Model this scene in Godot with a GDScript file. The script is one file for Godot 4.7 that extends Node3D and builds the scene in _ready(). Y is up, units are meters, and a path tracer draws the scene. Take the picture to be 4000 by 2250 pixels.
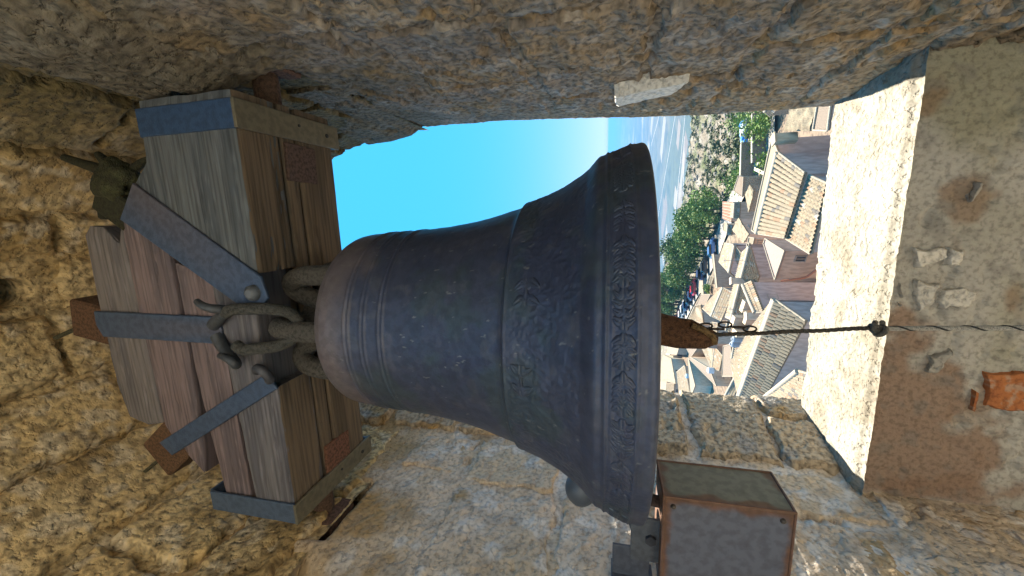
extends Node3D

# The place is laid out in the axes of the belfry passage: x across it, y up (0 is eye height), -z out through the opening.
var rng := RandomNumberGenerator.new()
var na := FastNoiseLite.new()
var nb := FastNoiseLite.new()
var nc := FastNoiseLite.new()
var nd := FastNoiseLite.new()
var taken := {}
var M := {}

const YAW := 11.0
const PITCH := 13.5
const ROLL := 0.71
const AXIS := Vector3(-0.277, 0.0, -0.961)


class Shape:
	var v := PackedVector3Array()
	var n := PackedVector3Array()
	var c := PackedColorArray()
	var i := PackedInt32Array()

	func tri(a: Vector3, b: Vector3, d: Vector3, col := Color.WHITE) -> void:
		var nn := (d - a).cross(b - a).normalized()
		var s := v.size()
		v.append(a); v.append(b); v.append(d)
		for k in 3:
			n.append(nn); c.append(col); i.append(s + k)

	func quad(a: Vector3, b: Vector3, d: Vector3, e: Vector3, col := Color.WHITE) -> void:
		var nn := (d - a).cross(b - a)
		if nn.length_squared() < 1e-16:
			nn = (e - a).cross(d - a)
		nn = nn.normalized()
		var s := v.size()
		v.append(a); v.append(b); v.append(d); v.append(e)
		for k in 4:
			n.append(nn); c.append(col)
		for k in [0, 1, 2, 0, 2, 3]:
			i.append(s + k)

	func facing(a: Vector3, b: Vector3, d: Vector3, e: Vector3, away: Vector3, col := Color.WHITE) -> void:
		if (d - a).cross(b - a).dot((a + b + d + e) / 4.0 - away) < 0:
			quad(a, e, d, b, col)
		else:
			quad(a, b, d, e, col)

	# a box with its long edges chamfered by r
	func box(at: Vector3, size: Vector3, basis := Basis(), r := 0.0, col := Color.WHITE) -> void:
		var h := size / 2.0
		r = minf(r, minf(h.x, minf(h.y, h.z)) * 0.49)
		var put := func(x: float, y: float, z: float) -> Vector3: return at + basis * Vector3(x, y, z)
		for axis in 3:
			for s in [-1.0, 1.0]:
				var q := []
				for k in [[-1, -1], [-1, 1], [1, 1], [1, -1]]:
					var p := Vector3()
					p[axis] = s * h[axis]
					p[(axis + 1) % 3] = k[0] * (h[(axis + 1) % 3] - r)
					p[(axis + 2) % 3] = k[1] * (h[(axis + 2) % 3] - r)
					q.append(put.call(p.x, p.y, p.z))
				facing(q[0], q[1], q[2], q[3], at, col)
		if r <= 0.0:
			return
		for axis in 3:
			var b := (axis + 1) % 3
			var d := (axis + 2) % 3
			for s in [-1.0, 1.0]:
				for t in [-1.0, 1.0]:
					var q := []
					for k in [[-1, 0], [1, 0], [1, 1], [-1, 1]]:
						var p := Vector3()
						p[axis] = k[0] * (h[axis] - r)
						p[b] = s * (h[b] - (r if k[1] else 0.0))
						p[d] = t * (h[d] - (0.0 if k[1] else r))
						q.append(put.call(p.x, p.y, p.z))
					facing(q[0], q[1], q[2], q[3], at, col)
		for sx in [-1.0, 1.0]:
			for sy in [-1.0, 1.0]:
				for sz in [-1.0, 1.0]:
					var a: Vector3 = put.call(sx * h.x, sy * (h.y - r), sz * (h.z - r))
					var b: Vector3 = put.call(sx * (h.x - r), sy * h.y, sz * (h.z - r))
					var d: Vector3 = put.call(sx * (h.x - r), sy * (h.y - r), sz * h.z)
					if (d - a).cross(b - a).dot(a - at) < 0:
						tri(a, d, b, col)
					else:
						tri(a, b, d, col)

	# rows x columns of points, smooth normals
	func sheet(p: PackedVector3Array, cols: PackedColorArray, w: int, h: int, closed := false) -> void:
		var s := v.size()
		var nn := PackedVector3Array()
		nn.resize(w * h)
		for y in h - 1:
			for x in (w if closed else w - 1):
				var x1 := (x + 1) % w
				var a := y * w + x
				var b := y * w + x1
				var d := (y + 1) * w + x1
				var e := (y + 1) * w + x
				var f := (p[d] - p[a]).cross(p[b] - p[a]) + (p[e] - p[a]).cross(p[d] - p[a])
				nn[a] += f; nn[b] += f; nn[d] += f; nn[e] += f
				i.append(s + a); i.append(s + b); i.append(s + d)
				i.append(s + a); i.append(s + d); i.append(s + e)
		v.append_array(p)
		c.append_array(cols)
		for k in w * h:
			n.append(nn[k].normalized() if nn[k].length_squared() > 1e-30 else Vector3.UP)

	func tube(path: Array, radius, sides := 10, col := Color.WHITE, caps := true) -> void:
		var p := PackedVector3Array()
		var cc := PackedColorArray()
		var side := Vector3()
		for k in path.size():
			var t: Vector3 = (path[mini(k + 1, path.size() - 1)] - path[maxi(k - 1, 0)]).normalized()
			if k == 0:
				side = t.cross(Vector3.UP if absf(t.y) < 0.9 else Vector3.RIGHT).normalized()
			else:
				side = (side - t * side.dot(t)).normalized()
			var up := t.cross(side)
			var r: float = radius[k] if radius is Array else radius
			for j in sides:
				var a := TAU * j / sides
				p.append(path[k] + (side * cos(a) + up * sin(a)) * r)
				cc.append(col)
		sheet(p, cc, sides, path.size(), true)
		if caps:
			for k in [0, path.size() - 1]:
				for j in range(1, sides - 1):
					var q := [p[k * sides], p[k * sides + j], p[k * sides + j + 1]]
					if k == 0:
						tri(q[0], q[1], q[2], col)
					else:
						tri(q[0], q[2], q[1], col)

	# an outline in (x, y), pushed from z0 (near the eye, larger z) to z1
	func slab(outline: Array, z0: float, z1: float, col := Color.WHITE, r := 0.003) -> void:
		var poly := PackedVector2Array(outline)
		if Geometry2D.is_polygon_clockwise(poly):
			poly.reverse()
		var inner := PackedVector2Array()
		var m := poly.size()
		for k in m:
			var e0 := (poly[k] - poly[(k + m - 1) % m]).normalized()
			var e1 := (poly[(k + 1) % m] - poly[k]).normalized()
			var w := (Vector2(-e0.y, e0.x) + Vector2(-e1.y, e1.x))
			inner.append(poly[k] + w / maxf(w.length_squared() / 2.0, 0.3) * r)
		var mid := Vector3(0, 0, (z0 + z1) / 2)
		for k in m:
			mid += Vector3(poly[k].x, poly[k].y, 0) / m
		for end in [[z0, z0 - r, 1], [z1, z1 + r, 0]]:
			var ids := Geometry2D.triangulate_polygon(inner)
			for k in range(0, ids.size(), 3):
				var a := Vector3(inner[ids[k]].x, inner[ids[k]].y, end[0])
				var b := Vector3(inner[ids[k + 1]].x, inner[ids[k + 1]].y, end[0])
				var d := Vector3(inner[ids[k + 2]].x, inner[ids[k + 2]].y, end[0])
				var front: bool = (d - a).cross(b - a).z > 0
				if front == (end[2] == 1):
					tri(a, b, d, col)
				else:
					tri(a, d, b, col)
			for k in m:
				var l := (k + 1) % m
				var a := Vector3(inner[k].x, inner[k].y, end[0])
				var b := Vector3(inner[l].x, inner[l].y, end[0])
				var d := Vector3(poly[l].x, poly[l].y, end[1])
				var e := Vector3(poly[k].x, poly[k].y, end[1])
				if end[2] == 1:
					quad(a, b, d, e, col)
				else:
					quad(a, e, d, b, col)
		for k in m:
			var l := (k + 1) % m
			quad(Vector3(poly[k].x, poly[k].y, z0 - r), Vector3(poly[l].x, poly[l].y, z0 - r), Vector3(poly[l].x, poly[l].y, z1 + r), Vector3(poly[k].x, poly[k].y, z1 + r), col)

	func mesh(m: Material) -> ArrayMesh:
		var a := []
		a.resize(Mesh.ARRAY_MAX)
		a[Mesh.ARRAY_VERTEX] = v
		a[Mesh.ARRAY_NORMAL] = n
		a[Mesh.ARRAY_COLOR] = c
		a[Mesh.ARRAY_INDEX] = i
		var am := ArrayMesh.new()
		am.add_surface_from_arrays(Mesh.PRIMITIVE_TRIANGLES, a)
		am.surface_set_material(0, m)
		return am


func numbered(called: String) -> String:
	var k: int = taken.get(called, 0)
	taken[called] = k + 1
	return called if k == 0 else "%s_%03d" % [called, k]


func tag(o: Node, label := "", category := "", group := "", kind := "") -> Node:
	for pair in [["label", label], ["category", category], ["group", group], ["kind", kind]]:
		if pair[1]:
			o.set_meta(pair[0], pair[1])
	return o


func thing(called: String, label: String, category: String, at := Vector3.ZERO, group := "", kind := "") -> Node3D:
	var o := Node3D.new()
	o.name = numbered(called)
	add_child(o, true)
	o.position = at
	tag(o, label, category, group, kind)
	return o


func obj(called: String, s, m: Material, parent: Node = null) -> MeshInstance3D:
	var o := MeshInstance3D.new()
	o.mesh = s.mesh(m) if s is Shape else s
	o.name = numbered(called) if parent == null or parent == self else called
	(self if parent == null else parent).add_child(o, true)
	return o


func fnl(s: int, f: float, kind: int, oct: int, type := FastNoiseLite.TYPE_SIMPLEX_SMOOTH) -> FastNoiseLite:
	var x := FastNoiseLite.new()
	x.seed = s; x.frequency = f; x.noise_type = type; x.fractal_type = kind; x.fractal_octaves = oct
	return x


func noisetex(x: FastNoiseLite, stops: Array, size := 512) -> NoiseTexture2D:
	var t := NoiseTexture2D.new()
	t.width = size; t.height = size; t.seamless = true; t.noise = x
	var g := Gradient.new()
	var o := PackedFloat32Array()
	var c := PackedColorArray()
	for s in stops:
		o.append(s[0]); c.append(Color(s[1], s[1], s[1]) if not s[1] is Color else s[1])
	g.offsets = o; g.colors = c
	t.color_ramp = g
	return t


func mat(key: String, col: Color, rough: float, metal := 0.0, alb: Texture2D = null, bump: Texture2D = null, scale := Vector3.ONE, height := 1.0, world := true) -> StandardMaterial3D:
	var m := StandardMaterial3D.new()
	m.resource_name = key
	m.albedo_color = col.linear_to_srgb()
	m.vertex_color_use_as_albedo = true
	m.roughness = rough
	m.metallic = metal
	if alb or bump:
		m.uv1_triplanar = true
		m.uv1_world_triplanar = world
		m.uv1_triplanar_sharpness = 4.0
		m.uv1_scale = scale
	if alb:
		m.albedo_texture = alb
	if bump:
		m.heightmap_enabled = true
		m.heightmap_texture = bump
		m.heightmap_scale = height
	M[key] = m
	return m


func materials() -> void:
	var grain := noisetex(fnl(3, 0.018, FastNoiseLite.FRACTAL_FBM, 6), [[0.0, 0.55], [0.42, 0.84], [0.6, 0.95], [1.0, 1.0]])
	var pits := noisetex(fnl(5, 0.016, FastNoiseLite.FRACTAL_FBM, 6), [[0.0, 0.0], [0.28, 0.35], [0.38, 0.72], [0.6, 0.85], [1.0, 1.0]])
	var fine := noisetex(fnl(7, 0.05, FastNoiseLite.FRACTAL_FBM, 5), [[0.0, 0.0], [1.0, 1.0]])
	var speck := noisetex(fnl(9, 0.022, FastNoiseLite.FRACTAL_FBM, 4), [[0.0, 0.76], [0.3, 0.86], [0.45, 0.94], [0.6, 0.97], [1.0, 1.0]])
	var streak := noisetex(fnl(11, 0.014, FastNoiseLite.FRACTAL_FBM, 6), [[0.0, 0.68], [0.34, 0.86], [0.5, 0.95], [1.0, 1.0]])
	var patchy := noisetex(fnl(13, 0.012, FastNoiseLite.FRACTAL_FBM, 5), [[0.0, 0.84], [0.45, 0.93], [0.6, 1.0], [1.0, 1.0]])
	mat("rock", Color.WHITE, 0.95, 0.0, grain, pits, Vector3(4, 4, 4), 1.0)
	mat("limestone", Color.WHITE, 0.95, 0.0, speck, pits, Vector3(4.6, 4.6, 4.6), 0.6)
	mat("plaster", Color.WHITE, 0.95, 0.0, speck, fine, Vector3(4.5, 4.5, 4.5), 0.16)
	mat("wood", Color.WHITE, 0.85, 0.0, streak, streak, Vector3(0.4, 13, 13), 0.15)
	mat("iron", Color.WHITE, 0.55, 0.35, patchy, fine, Vector3(6, 6, 6), 0.05)
	mat("rust", Color.WHITE, 0.9, 0.1, grain, fine, Vector3(9, 9, 9), 0.3)
	mat("bronze", Color.WHITE, 0.5, 0.25, patchy, fine, Vector3(5, 5, 5), 0.035)
	mat("paint", Color.WHITE, 0.6, 0.0, patchy, fine, Vector3(5, 5, 5), 0.03)
	mat("cloth", Color.WHITE, 1.0, 0.0, grain, fine, Vector3(14, 14, 14), 0.4)
	mat("rope", Color.WHITE, 0.95, 0.0, grain, fine, Vector3(30, 30, 30), 0.3)
	mat("render", Color.WHITE, 0.95, 0.0, patchy, null, Vector3(0.45, 0.12, 0.45))
	mat("tile", Color.WHITE, 0.9, 0.0, grain, null, Vector3(1.6, 1.6, 1.6))
	mat("masonry", Color.WHITE, 0.95, 0.0, grain, pits, Vector3(0.7, 0.7, 0.7), 6.0)
	mat("earth", Color.WHITE, 1.0, 0.0, grain, null, Vector3(0.11, 0.11, 0.11))
	mat("plain", Color.WHITE, 1.0, 0.0, patchy, null, Vector3(0.0021, 0.0021, 0.0021))
	mat("field", Color.WHITE, 1.0, 0.0, streak, null, Vector3(0.01, 0.01, 0.06))
	mat("leaf", Color.WHITE, 0.7)
	M.leaf.backlight_enabled = true
	M.leaf.backlight = Color(0.25, 0.3, 0.1)
	mat("bark", Color.WHITE, 0.95)
	mat("gloss", Color.WHITE, 0.25)
	mat("plastic", Color.WHITE, 0.5)
	mat("rubber", Color.WHITE, 0.9)
	mat("glass", Color(0.03, 0.04, 0.05), 0.08)


func _ready() -> void:
	rng.seed = 41
	na = fnl(21, 1.0, FastNoiseLite.FRACTAL_FBM, 4)
	nb = fnl(22, 1.0, FastNoiseLite.FRACTAL_RIDGED, 4)
	nc = fnl(23, 1.0, FastNoiseLite.FRACTAL_FBM, 3)
	nd = fnl(24, 1.0, FastNoiseLite.FRACTAL_NONE, 1)
	camera_and_light()
	materials()
	belfry()
	bell()
	headstock()
	fittings()
	land()
	town()
	greenery()
	street_things()


func camera_and_light() -> void:
	var p := deg_to_rad(PITCH)
	var yaw := Basis(Vector3.UP, deg_to_rad(YAW))
	var fwd := yaw * Vector3(0, sin(p), -cos(p))
	var up := yaw * Vector3(0, cos(p), sin(p))
	var right := yaw * Vector3.RIGHT
	var r := deg_to_rad(ROLL)
	# the phone was held on its side: the picture's right is the world's down
	var cam := Camera3D.new()
	cam.name = "camera"
	cam.transform = Transform3D(Basis(right * sin(r) - up * cos(r), right * cos(r) + up * sin(r), -fwd), Vector3.ZERO)
	cam.fov = rad_to_deg(2.0 * atan(1125.0 / 1540.0))
	cam.near = 0.05
	cam.far = 60000.0
	add_child(cam)
	cam.current = true
	var sky := ProceduralSkyMaterial.new()
	sky.sky_top_color = Color(0.065, 0.47, 0.90).linear_to_srgb()
	sky.sky_horizon_color = Color(0.47, 0.66, 0.92).linear_to_srgb()
	sky.sky_curve = 0.075
	sky.ground_bottom_color = Color(0.25, 0.24, 0.2).linear_to_srgb()
	sky.ground_horizon_color = Color(0.4, 0.5, 0.6).linear_to_srgb()
	sky.sun_angle_max = 8.0
	sky.energy_multiplier = 0.335
	var e := Environment.new()
	e.background_mode = Environment.BG_SKY
	e.sky = Sky.new()
	e.sky.sky_material = sky
	e.ambient_light_source = Environment.AMBIENT_SOURCE_SKY
	e.tonemap_mode = Environment.TONE_MAPPER_LINEAR
	e.tonemap_exposure = 4.6
	e.sdfgi_enabled = true
	e.ssao_enabled = true
	e.ssil_enabled = true
	e.fog_enabled = true
	e.fog_density = 0.00018
	e.fog_light_color = Color(0.46, 0.74, 1.0)
	var w := WorldEnvironment.new()
	w.name = "world"
	w.environment = e
	add_child(w)
	var sun := DirectionalLight3D.new()
	sun.name = "sun"
	sun.light_energy = 1.25
	sun.light_color = Color(1.0, 0.95, 0.86)
	sun.light_angular_distance = 0.5
	sun.shadow_enabled = true
	add_child(sun)
	var el := deg_to_rad(62.0)
	sun.look_at_from_position(Vector3.ZERO, Vector3(-0.13 * cos(el), -sin(el), cos(el)))


func sm(a: float, b: float, x: float) -> float:
	return smoothstep(a, b, x)


func mixc(a: Color, b: Color, t: float) -> Color:
	return a.lerp(b, clampf(t, 0.0, 1.0))


# ---------------------------------------------------------------- the belfry
func rough(p: Vector3) -> float:
	var e := p * Vector3(1, 1, 0.55)
	var r := na.get_noise_3dv(e * 2.4) * 0.5 + na.get_noise_3dv(e * 7.0) * 0.6 + nc.get_noise_3dv(p * 48.0) * 0.16
	r -= 1.5 * sm(0.16, 0.42, nc.get_noise_3dv(e * 13.0 + Vector3(3, 0, 0))) * sm(-0.02, 0.3, na.get_noise_3dv(p * 2.0 + Vector3(0, 7, 0)))
	return r + 0.3 * sm(0.15, 0.3, nc.get_noise_3dv(e * 21.0 + Vector3(0, 0, 9)))


# a stone with an uneven outline: q are its corners in (a, b), f turns (a, b, height) into a point
func stone(parent: Node, called: String, q: Array, f: Callable, proud: float, rgh: float, tone: Callable, m: Material, step := 0.008, soft := 0.014, wob := 0.022) -> MeshInstance3D:
	var lu: float = maxf(q[0].distance_to(q[1]), q[3].distance_to(q[2]))
	var lv: float = maxf(q[0].distance_to(q[3]), q[1].distance_to(q[2]))
	var w := clampi(int(lu / step), 6, 120)
	var h := clampi(int(lv / step), 6, 120)
	var p := PackedVector3Array()
	var c := PackedColorArray()
	var k := rng.randf() * 40.0
	var tilt := Vector2(rng.randf_range(-1, 1), rng.randf_range(-1, 1)) * proud * 0.8
	for y in h:
		for x in w:
			var s := float(x) / (w - 1)
			var t := float(y) / (h - 1)
			var ab: Vector2 = q[0].lerp(q[1], s).lerp(q[3].lerp(q[2], s), t)
			var e := minf(minf(s, 1.0 - s) * lu, minf(t, 1.0 - t) * lv)
			var near := 1.0 - sm(0.0, 0.06, e)
			ab += Vector2(nc.get_noise_2d(ab.x * 9.0 + k, ab.y * 9.0), nc.get_noise_2d(ab.x * 9.0, ab.y * 9.0 + k + 50.0)) * wob * near
			var p0: Vector3 = f.call(ab.x, ab.y, 0.0)
			var fall := sm(0.0, soft, e + nc.get_noise_3dv(p0 * 22.0) * minf(0.008, wob))
			var r := rough(p0 + Vector3(k, 0, 0) * 0.02)
			var hgt := (proud + tilt.x * (s - 0.5) + tilt.y * (t - 0.5)) * fall - 0.03 * (1.0 - fall) + r * rgh * (0.35 + 0.65 * fall)
			p.append(f.call(ab.x, ab.y, hgt))
			c.append(tone.call(p0, k))
	var sh := Shape.new()
	sh.sheet(p, c, w, h)
	return obj(called, sh, m, parent)


func backing(parent: Node, called: String, a0: float, a1: float, b0: float, b1: float, f: Callable, rgh: float, tone: Callable, m: Material, step := 0.012, dent = null, sunk := 0.0) -> MeshInstance3D:
	var w := int((a1 - a0) / step) + 2
	var h := int((b1 - b0) / step) + 2
	var p := PackedVector3Array()
	var c := PackedColorArray()
	for y in h:
		for x in w:
			var a := lerpf(a0, a1, float(x) / (w - 1))
			var b := lerpf(b0, b1, float(y) / (h - 1))
			var p0: Vector3 = f.call(a, b, 0.0)
			var hgt := rough(p0) * rgh - sunk
			if dent:
				hgt += dent.call(a, b)
			p.append(f.call(a, b, hgt))
			c.append(tone.call(p0, 3.3))
	var sh := Shape.new()
	sh.sheet(p, c, w, h)
	return obj(called, sh, m, parent)


func courses(parent: Node, a0: float, a1: float, bs: Array, wide: Array, f: Callable, proud: Array, rgh: float, tone: Callable, m: Material, skip: Callable, step := 0.008, gap := 0.007) -> void:
	for k in bs.size() - 1:
		var a: float = a0 - rng.randf() * wide[0] * 0.5
		while a < a1 - 0.05:
			var l := minf(a + rng.randf_range(wide[0], wide[1]), a1)
			if a1 - l < wide[0] * 0.4:
				l = a1
			var s := maxf(a, a0)
			var j := func() -> float: return rng.randf_range(-0.012, 0.012)
			var q := [Vector2(s + gap, bs[k] + gap + j.call()), Vector2(l - gap, bs[k] + gap + j.call()), Vector2(l - gap + j.call(), bs[k + 1] - gap + j.call()), Vector2(s + gap + j.call(), bs[k + 1] - gap + j.call())]
			if l - s > 0.05 and not skip.call((s + l) / 2, (bs[k] + bs[k + 1]) / 2, s, l, bs[k], bs[k + 1]):
				stone(parent, "stone", q, f, rng.randf_range(proud[0], proud[1]), rgh, tone, m, step)
			a = l


func w_right(a: float, b: float) -> float:
	var rows := [[-2.0, 0.352], [-0.9, 0.352], [-0.35, 0.356], [0.1, 0.385], [0.45, 0.402], [0.84, 0.408], [0.90, 0.375], [1.0, 0.355], [1.2, 0.345], [3.0, 0.3]]
	var outer := 0.352
	for k in rows.size() - 1:
		if b >= rows[k][0]:
			outer = lerpf(rows[k][1], rows[k + 1][1], clampf((b - rows[k][0]) / (rows[k + 1][0] - rows[k][0]), 0, 1))
	var w := lerpf(0.39, outer, sm(1.38, 1.8, a))
	w -= 0.085 * sm(0.72, 1.0, b) * (1.0 - sm(0.86, 1.0, a)) * sm(0.3, 0.6, a)
	return w


func right_point(a: float, b: float, h: float) -> Vector3:
	var o := sm(1.74, 1.84, a)
	var d := a - maxf(0.0, a - 1.80)
	var w := w_right(minf(a, 1.8), b) + maxf(0.0, a - 1.80)
	h *= 1.0 - 0.6 * sm(1.35, 1.75, a)
	return Vector3(w - h * (1.0 - o * 0.6), b, -d - h * o)


func left_point(a: float, b: float, h: float) -> Vector3:
	var w := -0.93 + 0.08 * sm(1.36, 1.8, a)
	return Vector3(w + h, b, -a)


const VC := Vector2(-0.27, 0.96)


func vault_point(a: float, b: float, h: float) -> Vector3:
	# b runs along the arch from the right springing
	var t := b / 0.76
	var r := Vector2(cos(t) * 0.66, sin(t) * 0.82)
	var nrm := Vector2(cos(t) / 0.66, sin(t) / 0.82).normalized()
	var q := VC + r - nrm * h
	return Vector3(q.x, q.y, -a)


func parapet_point(a: float, b: float, h: float) -> Vector3:
	return Vector3(a, b, -1.372 + h)


func belfry() -> void:
	var tower := thing("bell_tower", "old stone belfry passage with rough walls, vault and sunlit parapet around the bell", "bell tower")
	var grey := func(p: Vector3, k: float) -> Color:
		var a := mixc(Color(0.33, 0.275, 0.225), Color(0.40, 0.30, 0.19), sm(-0.15, 0.35, na.get_noise_3dv(p * 1.6 + Vector3(k, 0, 0)) + 0.25 - p.y * 0.32))
		a = mixc(a, Color(0.20, 0.165, 0.13), sm(0.05, 0.3, nc.get_noise_3dv(p * 10.0 + Vector3(0, k, 0))) * 0.55)
		a = mixc(a, Color(0.42, 0.26, 0.10), sm(0.15, 0.45, na.get_noise_3dv(p * 3.1 + Vector3(9, k, 4))) * 0.65)
		a = mixc(a, Color(0.50, 0.46, 0.41), sm(0.12, 0.34, nc.get_noise_3dv(p * 8.0 + Vector3(30, 2, k))) * 0.55)
		return mixc(a, Color(0.13, 0.115, 0.075), sm(0.3, 1.0, p.y + na.get_noise_3dv(p * 3.0 + Vector3(6, 0, 0)) * 0.5) * 0.7)  # darker towards the top: the shade up there is put into the stone colour
	var pale := func(p: Vector3, k: float) -> Color:
		var a := mixc(Color(0.69, 0.58, 0.475), Color(0.63, 0.51, 0.38), sm(-0.2, 0.3, na.get_noise_3dv(p * 1.7 + Vector3(k * 0.3, 0, 0))))
		a = mixc(a, Color(0.74, 0.72, 0.70), sm(0.05, 0.3, nc.get_noise_3dv(p * 7.0 + Vector3(0, k * 0.2, 7))) * 0.7)
		a = mixc(a, Color(0.48, 0.31, 0.13), sm(0.26, 0.46, na.get_noise_3dv(p * 2.9 + Vector3(5, k, 1))) * 0.8)
		a = mixc(a, Color(0.36, 0.31, 0.26), sm(0.10, 0.34, nc.get_noise_3dv(p * 11.0 + Vector3(2, 9, 0))) * 0.45)
		return mixc(a, Color(0.40, 0.25, 0.09), sm(0.55, 0.95, p.y + na.get_noise_3dv(p * 3.0) * 0.4) * 0.85)
	var ashlar := func(p: Vector3, k: float) -> Color:
		var a := mixc(Color(0.50, 0.41, 0.30), Color(0.55, 0.44, 0.31), nc.get_noise_3dv(p * 3.0) + 0.5)
		a = mixc(a, Color(0.46, 0.27, 0.08), sm(0.12, 0.36, na.get_noise_3dv(p * 2.6 + Vector3(k, 1, 1))) * 0.8)
		return mixc(a, Color(0.36, 0.36, 0.36), sm(0.15, 0.4, nc.get_noise_3dv(p * 5.0 + Vector3(k, 3, 1))) * 0.6)
	var gold := func(p: Vector3, k: float) -> Color:
		var a := mixc(Color(0.70, 0.49, 0.22), Color(0.72, 0.55, 0.30), nc.get_noise_3dv(p * 2.2 + Vector3(k, 0, 0)) + 0.5)
		a = mixc(a, Color(0.36, 0.23, 0.08), sm(0.0, 0.4, na.get_noise_3dv(p * 3.0 + Vector3(0, k, 0))) * 0.7)
		a = mixc(a, Color(0.74, 0.62, 0.44), sm(0.16, 0.3, nc.get_noise_3dv(p * 9.0)) * 0.7)
		a = mixc(a, Color(0.22, 0.15, 0.07), sm(0.2, 0.3, nc.get_noise_3dv(p * 15.0 + Vector3(k, 0, 5))) * 0.6)
		return mixc(a, Color(0.10, 0.08, 0.03), sm(0.12, 0.33, p.x + nc.get_noise_3dv(p * 3.5) * 0.12) * 0.85)  # right haunch darkened: its shade, with some green moss, put into the colour
	var dull := func(p: Vector3, k: float) -> Color:
		var a := mixc(Color(0.43, 0.405, 0.355), Color(0.49, 0.465, 0.415), nc.get_noise_3dv(p * 3.0 + Vector3(k, 0, 0)) + 0.5)
		a = mixc(a, Color(0.31, 0.29, 0.19), sm(-0.15, 0.45, na.get_noise_3dv(p * 1.9) + p.x * 0.7) * 0.8)
		a = mixc(a, Color(0.24, 0.13, 0.06), sm(0.22, 0.45, na.get_noise_3dv(p * 3.3 + Vector3(8, 0, 0))) * 0.6)
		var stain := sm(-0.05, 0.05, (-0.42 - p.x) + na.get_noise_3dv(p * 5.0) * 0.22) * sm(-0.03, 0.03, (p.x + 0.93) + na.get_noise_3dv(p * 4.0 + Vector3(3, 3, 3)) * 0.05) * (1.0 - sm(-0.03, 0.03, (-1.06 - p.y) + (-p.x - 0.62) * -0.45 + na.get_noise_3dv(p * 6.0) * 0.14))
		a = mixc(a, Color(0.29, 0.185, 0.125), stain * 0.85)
		return mixc(a, Color(0.20, 0.19, 0.17), sm(0.18, 0.4, nc.get_noise_3dv(p * 14.0)) * 0.45)
	var cream := func(p: Vector3, k: float) -> Color:
		var a := mixc(Color(0.28, 0.262, 0.22), Color(0.37, 0.36, 0.33), nc.get_noise_3dv(p * 4.0) + 0.5)
		a = mixc(a, Color(0.19, 0.16, 0.115), sm(0.0, 0.4, na.get_noise_3dv(p * 4.0 + Vector3(4, 0, 0))) * 0.6)
		return mixc(a, Color(0.20, 0.205, 0.155), sm(0.15, 0.5, nc.get_noise_3dv(p * 5.0)) * 0.5)

	# right wall
	var pocket := func(a: float, b: float) -> float:
		return -0.16 * sm(0.0, 0.02, a - 0.93) * sm(0.0, 0.02, 1.15 - a) * sm(0.0, 0.02, b - 0.83) * sm(0.0, 0.02, 1.10 - b)
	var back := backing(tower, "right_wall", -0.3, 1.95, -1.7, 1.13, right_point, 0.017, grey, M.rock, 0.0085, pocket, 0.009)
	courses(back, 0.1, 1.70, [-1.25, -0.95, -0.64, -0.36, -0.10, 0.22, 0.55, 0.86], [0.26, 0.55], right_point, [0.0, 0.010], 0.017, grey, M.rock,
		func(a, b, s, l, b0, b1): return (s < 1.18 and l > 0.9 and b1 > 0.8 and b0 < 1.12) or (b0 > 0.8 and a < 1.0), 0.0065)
	stone(back, "stone", [Vector2(1.34, -0.012), Vector2(1.46, -0.02), Vector2(1.445, -0.20), Vector2(1.35, -0.235)], right_point, 0.040, 0.001, func(_p, _k): return Color(0.80, 0.78, 0.72), M.limestone, 0.005, 0.005, 0.004)
	# left wall
	var notch := func(a: float, b: float) -> float:
		return -0.15 * sm(0.0, 0.03, a - 0.84) * sm(0.0, 0.03, 1.12 - a) * sm(0.0, 0.03, b - 0.80) * sm(0.0, 0.03, 1.08 - b) - 0.09 * sm(0.0, 0.12, 0.17 - Vector2(a - 0.66, (b - 0.86) * 0.8).length())
	var lw := backing(tower, "left_wall", -0.3, 1.86, -1.7, 1.3, left_point, 0.011, pale, M.limestone, 0.0085, notch, 0.005)
	courses(lw, 0.15, 1.44, [-1.4, -1.1, -0.82, -0.5, -0.16, 0.14, 0.5, 0.78, 1.04, 1.3], [0.4, 0.8], left_point, [-0.003, 0.003], 0.013, pale, M.limestone,
		func(a, b, s, l, b0, b1): return (s < 1.14 and l > 0.5 and b1 > 0.72), 0.0065)
	courses(lw, 1.45, 1.85, [-0.9, -0.63, -0.335, -0.02, 0.3, 0.62, 0.95, 1.3], [0.36, 0.44], left_point, [0.012, 0.022], 0.008, ashlar, M.rock, func(_a, _b, _s, _l, _b0, _b1): return false, 0.0065, 0.004)
	# vault
	var hole := func(a: float, b: float) -> float:
		return -0.2 * sm(0.0, 0.02, 0.055 - Vector2(a - 0.794, b - 1.11).length())
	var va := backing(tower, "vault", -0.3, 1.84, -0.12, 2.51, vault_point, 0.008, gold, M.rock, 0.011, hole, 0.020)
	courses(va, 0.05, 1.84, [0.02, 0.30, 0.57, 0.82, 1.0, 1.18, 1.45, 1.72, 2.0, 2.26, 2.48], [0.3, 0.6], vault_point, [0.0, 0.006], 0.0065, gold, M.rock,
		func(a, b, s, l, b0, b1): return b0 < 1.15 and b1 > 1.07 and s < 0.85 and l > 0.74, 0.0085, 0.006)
	# parapet with its sill
	var ins := backing(tower, "parapet", -0.97, 0.43, -1.7, -0.815, parapet_point, 0.007, dull, M.plaster, 0.0085)
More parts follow.
